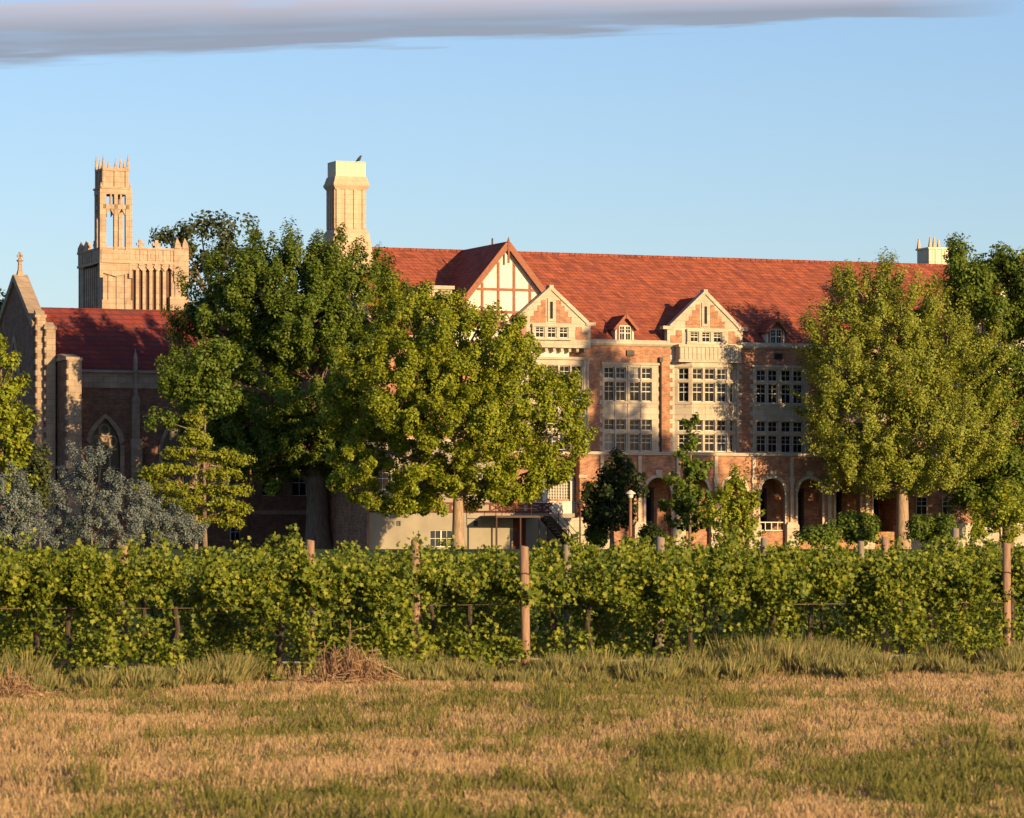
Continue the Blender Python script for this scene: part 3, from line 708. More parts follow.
for z in (wzb + 1.5, wzb + 3): m.box(uw - hwz, uw + hwz, .16, .27, z - .04, z + .04)
m.build('tracery', 'chapel_stone', arch)
# second windows further right, mostly hidden
for q in (174, 225, 285):
    u = Uc(q); m = MB(); m.prism([(u - .95, wzb), (u + .95, wzb), (u + .95, wsp2), (u + .6, wsp2 + .9), (u, wsp2 + 1.7), (u - .6, wsp2 + .9), (u - .95, wsp2)], -.03, .02); m2 = m.build('window', 'leaded', ch)
    m = MB().tube([(u - 1.05, -.05, wzb), (u - 1.05, -.05, wsp2), (u - .65, -.05, wsp2 + 1.0), (u, -.05, wsp2 + 1.85), (u + .65, -.05, wsp2 + 1.0), (u + 1.05, -.05, wsp2), (u + 1.05, -.05, wzb)], .16, 5).build('frame', 'chapel_stone', m2)
m = MB(); m.box(cL, cR, -.1, .35, Zc(110, 388), ZE - .12); m.prismx([(-.3, ZE - .12), (-.3, ZE + .05), (.3, ZE + .1), (.3, ZE - .12)], cL, cR)
x = cL + .5
while x < cR: m.box(x, x + .1, -.14, -.1, Zc(110, 387), ZE - .2); x += .38
m.box(cL, cR, -.16, 0, 4.6, 4.85)
m.build('parapet_band', 'chapel_stone', ch)
m = MB(); slab(m, [(cL, .2, ZE), (cR, .2, ZE), (cR, RWc, ZR), (cL, RWc, ZR)]); slab(m, [(cR, 2*RWc, ZE), (cL, 2*RWc, ZE), (cL, RWc, ZR), (cR, RWc, ZR)]); m.build('roof', 'tile_dark', ch)
# gable end
za = Zc(17, 277, RWc) ; zs = Zc(36, 316)
gl = Uc(36) - .2
m = MB(); m.prismx([(0, gbase), (0, zs - 1.0), (RWc, za - .5), (2*RWc, zs - 1.0), (2*RWc, gbase)], gl, gl + .8); gable = m.build('end_gable', 'brick_shaded', ch)
m = MB()
for a, b in (((-.2, zs - .7), (RWc, za)), ((RWc, za), (2*RWc + .2, zs - .7))): m.beam((gl + .4, a[0], a[1]), (gl + .4, b[0], b[1]), 1.1, .45)
m.build('gable_coping', 'chapel_stone', gable)
m = MB(); m.box(gl - .08, gl + 0, RWc - 2.2, RWc + 2.2, 8.5, 8.9)
for y in (-2.2, -1.1, 0, 1.1, 2.2): m.box(gl - .1, gl, RWc + y - .13, RWc + y + .13, 5, 17 - abs(y) * 1.1)
m.prismx([(RWc - 2.4, 14), (RWc, 18.2), (RWc + 2.4, 14), (RWc + 2.1, 14), (RWc, 17.7), (RWc - 2.1, 14)], gl - .12, gl)
m.build('facade_tracery', 'chapel_stone', gable)
m = MB(); zc = Zc(18, 252, RWc); x = gl + .4
m.frustum(x, RWc, za - .1, za + .5, .32, .32, .16, .16); m.frustum(x, RWc, za + .5, zc - .5, .15, .15, .11, .11); m.box(x - .08, x + .08, RWc - .08, RWc + .08, zc - .5, zc); m.box(x - .22, x + .22, RWc - .08, RWc + .08, zc - .38, zc - .2)
m.frustum(x, RWc, zc - .75, zc - .6, .14, .14, .24, .24)
m.build('cross', 'chapel_stone', gable)
def buttress(pa, pb, dep, z1, name='buttress', mat='brick_shaded'):
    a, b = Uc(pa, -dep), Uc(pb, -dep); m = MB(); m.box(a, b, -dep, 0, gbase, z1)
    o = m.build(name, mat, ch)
    s = MB(); s.box(a - .1, b + .1, -dep - .12, .1, z1, z1 + .22); s.prismx([(-dep - .05, z1 + .2), (-dep*.4, z1 + .55), (.1, z1 + .55), (.1, z1 + .2)], a, b)
    s.box(a + .08, b + .02, -dep - .07, -dep, gbase, z1); s.box(b - .02, b + .04, -dep, -dep + .4, gbase, z1)
    k = 0; z = gbase + .3
    while z < z1 - .4:
        if k % 2: s.box(a - .05, a + .3, -dep - .06, -dep + .45, z, z + .4)
        z += .42; k += 1
    s.box(a - .15, b + .15, -dep - .25, 0, 7.9, 8.15)
    s.build('stone_dressing', 'chapel_stone', o)
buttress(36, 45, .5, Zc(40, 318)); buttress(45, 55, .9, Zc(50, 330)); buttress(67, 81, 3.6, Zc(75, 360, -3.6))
for q in (137, 195, 255, 315):
    a = Uc(q, -.6); m = MB(); m.box(a - .42, a + .42, -.6, .1, gbase, 9.6); m.prismx([(-.6, 9.6), (-.35, 10.2), (.1, 10.2), (.1, 9.6)], a - .42, a + .42)
    m.box(a - .3, a + .3, -.35, .1, 9.8, 13.0); m.prism([(a - .36, 13.0), (a + .36, 13.0), (a, 14.0)], -.42, .1); m.box(a - .13, a + .13, -.3, -.06, 13.0, ZE + .9); m.frustum(a, -.18, ZE + .9, ZE + 1.7, .14, .14, .01, .01)
    m.build('buttress', 'chapel_stone', ch)
for q in (196, 235, 293): window(ch, None, Uc(q), -.05, 2.6, 4.0, .8, 'pane')
# link wing between chapel and school in deep shade
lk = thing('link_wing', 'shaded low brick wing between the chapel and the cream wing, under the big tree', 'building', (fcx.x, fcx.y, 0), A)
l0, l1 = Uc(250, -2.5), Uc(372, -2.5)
m = MB(); m.holewall(l0, l1, gbase, 10, [(Uc(q, -2.5) - .4, Uc(q, -2.5) + .4, 2.8, 4.0) for q in (293, 335)] + [(Uc(q, -2.5) - .6, Uc(q, -2.5) + .6, 6, 8) for q in (270, 300, 345)], -2.5, .4); m.quad((l0, -2.5, gbase), (l0, -2.5, 10), (l0, 0, 10), (l0, 0, gbase)); m.box(l0, l1, -2.1, 10, 9.8, 9.95); m.build('wall', 'brick_shaded', lk)
for q in (293, 335): window(lk, None, Uc(q, -2.5), -2.3, 2.8, 4.0, .8)
for q in (270, 300, 345): window(lk, None, Uc(q, -2.5), -2.3, 6, 8, 1.2)
m = MB(); m.box(l0 - .1, l1, -2.62, -2.5, 4.6, 4.9); m.box(l0 - .1, l1, -2.7, -2.1, 9.95, 10.15); m.build('stone_band', 'chapel_stone', lk)

# ================================================================== BELL TOWER
dT = 326; ft = Fr((103 - 512) / FP * dT, dT); Ut, Zt = ft.U, ft.Z
tw = thing('bell_tower', 'pale stone gothic tower with a tall open lantern, rising behind the chapel roof', 'tower', (ft.x, ft.y, 0), A)
TW = Ut(187); TD = 7.2; z1 = Zt(145, 264); z2 = Zt(145, 249); zl0 = 12
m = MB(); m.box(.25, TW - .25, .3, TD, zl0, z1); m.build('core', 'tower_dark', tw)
m = MB()
wide = [(0, 2.35), (TW - 1.35, TW)]
for a, b in wide: m.box(a, b, 0, 1.0, zl0, z1)
m.box(0, 1.0, 1.0, 1.6, zl0, z1); m.box(0, 1.0, TD - 1.3, TD, zl0, z1); m.box(TW - 1, TW, 1, TD, zl0, z1); m.box(0, TW, TD - .3, TD + .1, zl0, z1)
n = 5; xs0, xs1 = 2.35, TW - 1.35                # mullions of the belfry screen
for i in range(1, n + 1):
    x = xs0 + (xs1 - xs0) * i / (n + 1); m.box(x - .13, x + .13, .02, .4, zl0, z1 - .15)
    m.prism([(x - .35, z1 - .3), (x - .13, z1 - .55), (x + .13, z1 - .55), (x + .35, z1 - .3)], .05, .3)
m.box(xs0, xs1, .05, .4, z1 - .2, z1)
for i in range(1, 7):
    y = 1.6 + (TD - 2.9) * i / 7; m.box(.02, .4, y - .13, y + .13, zl0, z1 - .2)
for x in (.5, 1.2, 1.9, TW - .95, TW - .35): m.box(x - .09, x + .09, -.1, 0, zl0, z1 - .1)
m.box(TW - 1.5, TW + .12, -.18, .4, zl0, Zt(180, 297)); m.box(-.12, .5, -.15, .4, zl0, Zt(110, 300)); m.box(1.9, 2.45, -.15, .4, zl0, Zt(110, 300))
m.build('wall', 'tower_stone', tw)
m = MB(); m.box(-.12, TW + .12, -.14, TD + .14, z1, z1 + .2); m.box(-.05, TW + .05, -.06, .35, z1 + .2, z2); m.box(-.05, .35, .35, TD, z1 + .2, z2); m.box(TW - .35, TW + .05, .35, TD, z1 + .2, z2); m.box(-.05, TW + .05, TD - .3, TD + .05, z1 + .2, z2)
m.box(-.12, TW + .12, -.14, TD + .14, z2 - .08, z2 + .1)
x = 2.5
while x < TW - 1.1: m.box(x - .06, x + .06, -.12, -.05, z1 + .2, z2 - .08); m.box(x + .22, x + .44, -.1, -.05, z1 + .45, z2 - .2); x += .66
y = 1.2
while y < TD - .8: m.box(-.12, -.05, y - .06, y + .06, z1 + .2, z2 - .08); y += .66
x = 2.6
while x < TW - 1.2:
    m.prism([(x - .3, z1 - .25), (x, z1 - .55), (x + .3, z1 - .25), (x + .2, z1), (x - .2, z1)], -.1, .1); x += .66
m.build('parapet', 'tower_stone', tw)
PIN = []
def pinn(x, y, za_, zb_, r):
    m = MB(); PIN.append(m); m.frustum(x, y, za_, za_ + (zb_ - za_) * .35, r, r, r * .9, r * .9); m.frustum(x, y, za_ + (zb_ - za_) * .35, zb_, r * .95, r * .95, .015, .015)
zp = Zt(180, 238)
m = MB()
m.box(TW - 1.15, TW + .1, -.15, .8, z2 - 2.6, z2 + .25)
for x, y in ((TW - .85, .0), (TW - .2, .0), (TW - .5, TD - .3), (.1, TD - .4), (.3, TD - 1.2)): pinn(x, y, z2 + .1, zp, .26)
m.build('corner_turret', 'tower_stone', tw)
for x in (3.2, 4.55): m = MB(); m.box(x - .14, x + .14, -.02, .22, z2 + .1, z2 + .75); m.box(x - .34, x + .34, 0, .2, z2 + .3, z2 + .5); m.build('cross_finial', 'tower_stone', tw)
for y in (2.6, 4.4): m = MB(); m.box(-.02, .2, y - .14, y + .14, z2 + .1, z2 + .75); m.box(0, .18, y - .34, y + .34, z2 + .3, z2 + .5); m.build('cross_finial', 'tower_stone', tw)
for q in PIN: q.build('pinnacle', 'tower_stone', tw)
PIN.clear()
# lantern on the front corner
LW = 2.32; lx, ly = -.12, -.22; zA = Zt(115, 250); zB = Zt(115, 209); zC = Zt(115, 208.2); zD = Zt(115, 195); zE2 = Zt(115, 189); zF = Zt(115, 168); zG = Zt(115, 156)
m = MB(); pw = .34
px_ = [(0, pw), (LW/2 - .15, LW/2 + .15), (LW - pw, LW)]
def ring(z0, z1_, g=0, t=.4):
    m.box(lx - g, lx + LW + g, ly - g, ly + t, z0, z1_); m.box(lx - g, lx + LW + g, ly + LW - t, ly + LW + g, z0, z1_)
    m.box(lx - g, lx + t, ly + t, ly + LW - t, z0, z1_); m.box(lx + LW - t, lx + LW + g, ly + t, ly + LW - t, z0, z1_)
ring(z1 + .0, zA, .12); 
for a, b in px_:
    m.box(lx + a, lx + b, ly, ly + .36, zA, zE2)
    if a < .1 or b > LW - .1: m.box(lx + a, lx + b, ly + LW - .3, ly + LW, zA, zE2)
    else: m.box(lx, lx + .36, ly + a, ly + b, zA, zE2)
ring(zB, zB + .35); ring(zD + .05, zE2, .02)
for off in (.85 - .1, 1.65 - .05):                 # small mullions in the upper tier
    for y in (ly + .05, ly + LW - .25): m.box(lx + off - .07, lx + off + .07, y, y + .2, zB + .3, zD + .1)
for y in (ly, ly + LW - .36):
    for cx_ in ((pw + LW/2 - .15) / 2, (LW - pw + LW/2 + .15) / 2):
        for sg in (-1, 1): m.prism([(lx + cx_ + sg * .3, zB - .5), (lx + cx_ + sg * .3, zB), (lx + cx_ + sg * .02, zB)] if sg > 0 else [(lx + cx_ - .3, zB - .5), (lx + cx_ - .02, zB), (lx + cx_ - .3, zB)], y + .04, y + .3)
ring(zE2, zE2 + .15, .1)
t = .12
m.box(lx + t, lx + LW - t, ly + t, ly + LW - t, zE2 + .15, zF)
for a in (t + .1, LW/2, LW - t - .1):
    m.box(lx + a - .14, lx + a + .14, ly + t - .1, ly + t, zE2, zF + .1); m.box(lx + t - .1, lx + t, ly + a - .14, ly + a + .14, zE2, zF + .1)
m.box(lx + t - .08, lx + LW - t + .08, ly + t - .08, ly + LW - t + .08, zF - .25, zF - .05)
for sx in (-.16, LW + .0):
    m.frustum(lx + sx + .08, ly + .1, z1 - 1.2, zE2 - .3, .14, .14, .12, .12); m.frustum(lx + sx + .08, ly + .1, zE2 - .3, zE2 + .5, .14, .14, .02, .02)
m.prism([(lx, z1 - .8), (lx + LW/2, z1 - 1.1), (lx + LW, z1 - .8), (lx + LW + .1, z1 + .02), (lx - .1, z1 + .02)], ly + .02, ly + .3)
lan = m.build('lantern', 'tower_stone', tw)
m = MB()
for a in (t, LW/2, LW - t):
    for b in (t, LW/2, LW - t):
        if a == b == LW/2: continue
        pinn(lx + a, ly + b, zF - .1, zG + (.12 if a != LW/2 and b != LW/2 else -.25), .1)
for q in PIN: q.build('pinnacle', 'tower_stone', lan)

# ================================================================== TREES
def tree(name, label, cat, px, dep, lobes, leaf, lsize, nsub, nper, bark='bark', tr=.35, base_py=None, group=None, trunk_top=None, sub=1.3, up=.45, flat=1.0, kite=True, lean=0, droop=0, spiky=0, name2='trunk', x=None, limbs=True):
    x = (px - 512) / FP * dep if x is None else x; g = gz(dep) - .05; base = Vector((x, dep, g))
    t = thing(name, label, cat, base, 0, group)
    L = []
    for l in lobes:
        p, q, rx, rz = l[:4]; dy = l[4] if len(l) > 4 else 0; ry = l[5] if len(l) > 5 else None
        c = wpos(p, q, dep + dy) if l[0] is not None else None; s = (dep + dy) / FP
        L.append((c - base, rx * s, (ry if ry else rx * s * .85), rz * s))
    vol = [a * b * c for _, a, b, c in L]; pw_ = .4 if name == 'young_tree' else .75; tot = sum(v ** pw_ for v in vol)
    Ps, Ns, Sz = [], [], []
    trunk = MB(); zt_ = max(c.z for c, *_ in L); zt_ = trunk_top if trunk_top else zt_ * .9
    top = Vector((lean, 0, zt_)); 
    def tp(s): w = math.sin(s * 3.3 + px) * .12 * zt_ / 8; return Vector((lean * s + w * s, w * .5 * s, zt_ * s))
    trunk.tube([tp(0), tp(.02), tp(.06)] + [tp(i / 8) for i in range(1, 9)], [tr * 1.35, tr * 1.15, tr] + [tr * (1 - .82 * i / 8) for i in range(1, 9)], 9)
    for (c, a, b, cc), v in zip(L, vol):
        n = max(4, int(nsub * v ** pw_ / tot))
        st_ = tp(min(.85, max(.25, (c.z - a * .9) / zt_)))
        if limbs: trunk.tube([st_, st_.lerp(c, .5) + Vector((0, 0, -.08 * a)), c], [tr * .38, tr * .25, tr * .08], 6)
        d = rng.normal(size=(n, 3)); d /= np.linalg.norm(d, axis=1, keepdims=True); rr = rng.uniform(.25, 1.12, n) ** .5
        ctr = d * rr[:, None] * np.array([a, b, cc]) + np.array(c)
        for k in range(n):
            r = sub * rng.uniform(.5, 1.15); m_ = int(nper * rng.uniform(.5, 1.4) * (r / sub) ** 1.3)
            o = rng.normal(size=(m_, 3)); o /= np.linalg.norm(o, axis=1, keepdims=True) + 1e-9; o *= (rng.uniform(0, 1, m_) ** .5)[:, None] * r * .86
            if spiky:                       # stretch the clump outward and up along its twig
                ax = d[k] + np.array([0, 0, .9]); ax /= np.linalg.norm(ax); o += (o @ ax)[:, None] * ax * spiky - o * .35
            o[:, 2] *= flat; o[:, 2] -= droop * (o[:, 0]**2 + o[:, 1]**2) / r
            Ps.append(o + ctr[k]); nn = o / r * 1.0 + d[k] * .5 + np.array([0, 0, up]) + rng.normal(size=(m_, 3)) * .55; Ns.append(nn)
            Sz.append(lsize * rng.uniform(.6, 1.3, m_))
            if k % 4 == 0 and limbs: cv = Vector(ctr[k]); s0 = st_.lerp(c, rng.uniform(.45, 1)) + Vector((0, 0, -.06 * a)); (cv - s0).length < 4.5 and trunk.tube([s0, s0.lerp(cv, .5) + Vector((rng.normal() * .2, rng.normal() * .2, .1)), cv], [tr * .09, tr * .06, .02], 4, False)
    trunk.build(name2, bark, t, True)
    P = np.vstack(Ps); Nn = np.vstack(Ns); ok = P[:, 2] > .15
    leaves('crown', leaf, t, P[ok], np.concatenate(Sz)[ok], Nn[ok], kite=kite)
    return t
# middle tree (yellow-green, in front of the cream wing)
tree('maple_tree', 'broad yellow-green leafy tree in the middle, its low crown in front of the timbered gable', 'tree', 458, 264,
     [(412, 340, 56, 50, 0), (468, 362, 58, 58, -2), (385, 400, 62, 70, 0), (455, 420, 75, 75, -3), (535, 415, 56, 66, 0), (400, 465, 60, 50, -1), (500, 465, 60, 38, 1), (560, 434, 30, 44, 0), (465, 425, 50, 40, -6), (405, 385, 44, 44, -5), (440, 350, 40, 36, -4), (520, 395, 40, 40, -4), (515, 355, 34, 40, 0), (497, 362, 24, 24, -4), (350, 440, 32, 52, 0), (352, 385, 34, 36, 0), (404, 298, 22, 22, 0), (478, 328, 28, 24, 0), (440, 490, 60, 22, 0), (520, 482, 38, 20, 0), (548, 466, 28, 22, 0), (440, 308, 22, 18, 0)],
     'leaf_maple', .2, 800, 330, 'bark_light', .42, sub=1.05, spiky=.35, name2='trunk')
tree('big_tree', 'large dense green tree with a thick shaded trunk, left of the tall chimney', 'tree', 318, 286,
     [(225, 330, 55, 75, 0), (285, 300, 62, 62, -2), (350, 300, 50, 55, -1), (250, 400, 62, 70, 0), (320, 380, 70, 80, -3), (210, 410, 36, 60, 0), (280, 450, 70, 38, 0), (350, 440, 55, 45, 0), (338, 264, 26, 28, 0), (300, 262, 32, 24, -2), (310, 315, 50, 44, -5), (255, 290, 44, 40, -3), (265, 262, 34, 26, 0), (190, 372, 32, 30, -2), (390, 320, 32, 40, 1)],
     'leaf_dark', .22, 780, 330, 'bark', .95, sub=1.1, spiky=.8)
tree('background_tree', 'dark thin-leaved tree behind the chapel tower, top showing against the sky', 'tree', 215, 340,
     [(205, 250, 38, 32, 0), (232, 235, 30, 24, 0), (182, 236, 22, 10, 0), (225, 290, 48, 40, 0), (165, 237, 12, 5, 0), (200, 225, 12, 10, 0)], 'leaf_far', .36, 85, 80, 'bark', .4, sub=1.3)
tree('young_tree', 'small bright yellow-green tree with tiered branches, in front of the chapel', 'tree', 196, 236,
     [(196, 420, 8, 18), (196, 440, 18, 8), (180, 452, 16, 5), (212, 456, 26, 6), (172, 470, 30, 6), (222, 474, 22, 5), (150, 476, 14, 4), (185, 488, 48, 6), (228, 490, 24, 5), (196, 503, 52, 7), (150, 505, 14, 5), (195, 518, 38, 6), (240, 508, 14, 6), (243, 460, 12, 4), (232, 522, 10, 8)], 'leaf_young', .16, 560, 52, 'bark_light', .11, sub=.46, flat=.75, trunk_top=7.8, droop=.25)
tree('leafy_tree', 'green tree with bright upper branches, between the chapel window and the big dark tree', 'tree', 205, 258,
     [(206, 360, 24, 16), (180, 388, 20, 14), (216, 392, 20, 20), (163, 420, 14, 8), (228, 352, 14, 14), (205, 408, 16, 8)], 'leaf_dark', .23, 120, 90, 'bark', .16, sub=.75)
tree('ash_tree', 'tall olive-green tree with pale trunk in front of the arcade, right of the dormers', 'tree', 903, 293.8,
     [(870, 310, 50, 42, 0, 4), (905, 312, 48, 42, 0, 4), (850, 360, 50, 52, 0, 5), (910, 370, 70, 62, -1, 5), (955, 360, 55, 55, 1, 5), (865, 420, 55, 45, 0, 5), (925, 430, 70, 45, -1, 5), (975, 420, 40, 38, 0, 4), (880, 462, 55, 26, 0, 4), (945, 460, 55, 26, 0, 4), (825, 335, 26, 34, 0, 3), (820, 395, 22, 40, 0, 3), (888, 280, 20, 22, 0, 3), (850, 474, 40, 18, 0, 5), (905, 480, 50, 14, 1, 5), (848, 288, 18, 22, 0, 3), (828, 440, 22, 14, 0, 3)],
     'leaf_ash', .18, 860, 240, 'bark_light', .52, sub=.98, spiky=1.3)
tree('shade_tree', 'darker green tree at the right edge, behind the olive-green tree', 'tree', 1008, 299,
     [(1000, 300, 45, 45, 0, 3), (1020, 360, 60, 60, 0, 4), (1030, 430, 70, 60, 0, 4), (1000, 480, 42, 36, 0, 4), (975, 285, 28, 24, 0, 3), (958, 258, 14, 22, 0, 2.5), (966, 285, 20, 24, 0, 3), (985, 440, 40, 40, 0, 4), (1012, 495, 40, 28, 0, 4), (962, 490, 26, 18, 0, 3), (1012, 262, 18, 18, 0, 2), (1050, 300, 50, 50, 0, 4)], 'leaf_dark', .24, 520, 240, 'bark', .45, sub=1.15)
tree('edge_tree', 'yellow-green upright tree cut by the left edge of the picture', 'tree', 2, 250,
     [(4, 385, 22, 40), (10, 430, 26, 40), (0, 470, 34, 45), (-20, 420, 34, 60), (2, 352, 10, 22)], 'leaf_maple', .27, 170, 90, 'bark', .3, sub=.8, spiky=.6)
tree('distant_tree', 'dark tree top behind the chapel gable at the far left edge', 'tree', -8, 345, [(-10, 305, 22, 20), (-20, 350, 40, 45)], 'leaf_deep', .4, 60, 90, 'bark', .4)
tree('sapling', 'slender dark green young tree standing before the arches, left of the railing', 'tree', 690, 272,
     [(689, 425, 7, 16), (690, 450, 13, 16), (686, 478, 20, 14), (695, 500, 28, 16), (690, 520, 24, 12), (672, 505, 16, 8), (700, 470, 12, 12)], 'leaf_dark', .26, 130, 60, 'bark', .12, sub=.6, spiky=.4)
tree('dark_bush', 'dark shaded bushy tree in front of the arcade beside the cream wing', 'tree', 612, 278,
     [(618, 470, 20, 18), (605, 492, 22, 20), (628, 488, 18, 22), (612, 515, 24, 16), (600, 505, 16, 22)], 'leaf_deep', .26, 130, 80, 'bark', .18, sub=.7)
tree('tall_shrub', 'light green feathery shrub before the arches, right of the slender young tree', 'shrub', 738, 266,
     [(738, 495, 20, 22), (725, 512, 22, 20), (750, 515, 14, 22), (738, 530, 26, 14)], 'leaf_maple', .2, 110, 80, 'bark', .1, sub=.55, spiky=.8, name2='stem')
for lb, px, d, lo, lf in (('round clipped green shrub just left of the pale trunk of the olive-green tree', 858, 276, [(858, 527, 20, 15)], 'leaf_dark'),
                      ('wide low green shrub just right of the pale trunk of the olive-green tree', 935, 278, [(925, 528, 18, 14), (945, 530, 18, 13)], 'leaf_dark'),
                      ('small round green bush at the foot of the lamp post by the arcade', 652, 281, [(652, 535, 10, 9)], 'leaf_deep'),
                      ('small round green bush at the foot of the cream wing corner', 597, 280, [(596, 536, 9, 8)], 'leaf_dark'),
                      ('leafy green shrub under the dark tree at the right edge', 1000, 262, [(985, 515, 22, 18), (1012, 500, 22, 26), (1000, 530, 30, 14)], 'leaf_maple'),
                      ('low green bush between the arcade railing and the round clipped shrub', 822, 268, [(815, 536, 20, 8), (832, 532, 10, 11)], 'leaf_dark'),
                      ('brownish dry bush beside the chapel corner buttress, left of the silver shrubs', 40, 262, [(38, 465, 12, 22), (34, 490, 14, 18)], 'leaf_far')):
    tree('shrub', lb, 'shrub', px, d, lo, lf, .2, 60, 110, 'bark', .08, sub=.6, name2='stem', limbs=False)
for i, (lb, px, d, lo) in enumerate((('silver-blue willowy shrub in the corner at the left edge', 12, 205, [(5, 500, 22, 34), (25, 510, 18, 32), (10, 530, 28, 18)]),
                      ('widest silver-blue willowy shrub, under the pointed chapel window', 92, 215, [(72, 498, 24, 36), (98, 482, 22, 40), (122, 505, 30, 30), (60, 525, 30, 20), (100, 530, 40, 16), (80, 462, 12, 20)]),
                      ('silver-grey wispy shrub behind the small bright yellow-green tree', 165, 222, [(160, 518, 22, 22), (145, 508, 16, 26), (180, 530, 26, 14), (150, 535, 26, 12)]))):
    tree('silver_shrub', lb, 'shrub', px, d, lo, 'leaf_silver', .11, 130, 190, 'bark', .06, group='silver-blue shrubs behind the vines', sub=.6, name2='stem', limbs=True, spiky=.5)
# tall trees just outside the picture on the right, whose shadows fall across the facade
def off_tree(pt, t, ry, rz, label):
    p = Vector(pt) + sdir / math.cos(el) * t; d = p.y
    px = 512 + p.x / d * FP; s = FP / d
    for dz, k in ((0, 1),):
        py = HZ - (p.z - EYE) * s
    tree('tall_tree', label, 'tree', px, d, [(px, py, ry * s, rz * s * .62, 0), (px + ry*.3*s, py + rz * s * .55, ry * s * 1.1, rz * s * .5, 0), (px, py - rz * s * .5, ry * s * .7, rz * s * .4, 0)], 'leaf_dark', .4, 120, 70, 'bark', .45, sub=1.2)
def fpt(px, z, w=0):
    u = U(px, w); return (u * CA - w * SA, 293 + u * SA + w * CA, z)
off_tree(fpt(596, 13.0), 50, 3.4, 6.0, 'tall green tree standing outside the right edge of the picture')
off_tree(fpt(640, 7.5), 58, 3.6, 4.0, 'second tall green tree standing outside the right edge of the picture')

# ------------------------------------------------------------------ lamp posts
def lamp(px, dep, ytop, label, mp, mc, wid):
    x = (px - 512) / FP * dep; g = gz(dep); h = EYE + (HZ - ytop) / FP * dep - g
    t = thing('street_lamp', label, 'street lamp', (x, dep, g))
    MB().tube([(0,0,0), (0,0,.5), (0,0,.55), (0,0,h - .55)], [wid*1.5, wid*1.5, wid, wid*.8], 10).build('post', mp, t, True)
    MB().tube([(0,0,h - .55), (0,0,h - .5), (0,0,h - .25)], [.10, .17, .2], 10).build('lantern', mc, t, True)
    MB().tube([(0,0,h - .26), (0,0,h - .2), (0,0,h - .02), (0,0,h)], [.34, .34, .08, .02], 12).build('cap', mc, t)
lamp(630.5, 262, 490, 'lamp post with pinkish shaft and pale conical cap in front of the arcade', 'lamp_post', 'lamp_cap', .11)
lamp(580, 268, 500, 'thin dark lamp post at the foot of the staircase by the brick corner', 'metal', 'metal', .06)

# ================================================================== VINEYARD
TS = math.tan(R(20))
ROW0 = 54.6
def slope(x): return TS if x > 0 else TS + .25
def rowY(k, x): return ROW0 + k * 3.1 + x * slope(x)
def post(px, k, top_py, mat, label, r=.065, group='wooden vineyard posts'):
    y0 = ROW0 + k * 3.1 - (.35 if k == 0 else 0); kk = (px - 512) / FP; y = y0 / (1 - kk * slope(kk)); x = kk * y
    g = gz(y) + .0; h = EYE + (HZ - top_py) / FP * y - g
    m = MB(); m.tube([(0,0,-.2), (.004,0,.5), (-.004,0,h - .02), (0,0,h)], [r, r * .98, r * .95, r * .85], 10)
    o = m.build('vineyard_post', mat, None, True, (x, y, g)); o.rotation_euler = (random.uniform(-.012, .012), random.uniform(-.012, .012), 0)
    tag(o, label, 'post', group)
    if k == 0:
        w = MB()
        for z in (1.42, 1.05): w.tube([(r*1.08*math.cos(t), r*1.08*math.sin(t), z + .01*math.sin(3*t)) for t in [i*math.pi/5 for i in range(11)]], .008, 4, False)
        w.build('wire_tie', 'metal', o)
post(525.5, 0, 546, 'post', 'tall bare wooden post standing in front of the vines near the middle', .066)
post(1006.5, 0, 543, 'post', 'tall wooden post in front of the vines near the right edge', .064)
post(416, 1, 540, 'post', 'wooden post top rising from the vines under the middle tree trunk', .064)
post(885, 1, 537, 'post', 'wooden post top in the vines just left of the pale tree trunk', .06)
post(311, 2, 540, 'post', 'pale short post top in the vines below the big dark tree trunk', .066)
post(766, 2, 538, 'post_grey', 'pale grey post top in the vines below the arcade railing', .066)
post(123, 3, 545, 'post', 'small pale post top in the vines below the silver-blue shrubs', .075)
post(568, 3, 545, 'post_grey', 'dull grey post top in the vines at the foot of the staircase', .07)
post(659.5, 4, 537, 'post_grey', 'grey post top in the vines just right of the lamp post', .08)
post(861.5, 5, 541, 'post_grey', 'thin shaded grey post top below the round clipped shrub', .06)
post(955.5, 6, 528, 'post_grey', 'bluish grey post top in the vines right of the pale tree trunk', .075)
# wires and drip hose of the front row
w = MB()
for z in (1.0,): w.tube([(x, rowY(0, x) + .12, z - .02 * math.sin((x % 6.9) / 6.9 * math.pi)) for x in np.linspace(-9, 9, 30)], .004, 4)
tag(w.build('trellis_wire', 'wire'), 'thin metal trellis wires strung along the front row of vines', 'wire')
w = MB(); w.tube([(x, rowY(0, x) + .12, .26 - .05 * abs(math.sin(x * 1.1))) for x in np.linspace(-9, 9, 40)], .014, 5)
tag(w.build('drip_hose', 'hose'), 'grey drip irrigation hose hanging low along the front row of vines', 'hose')

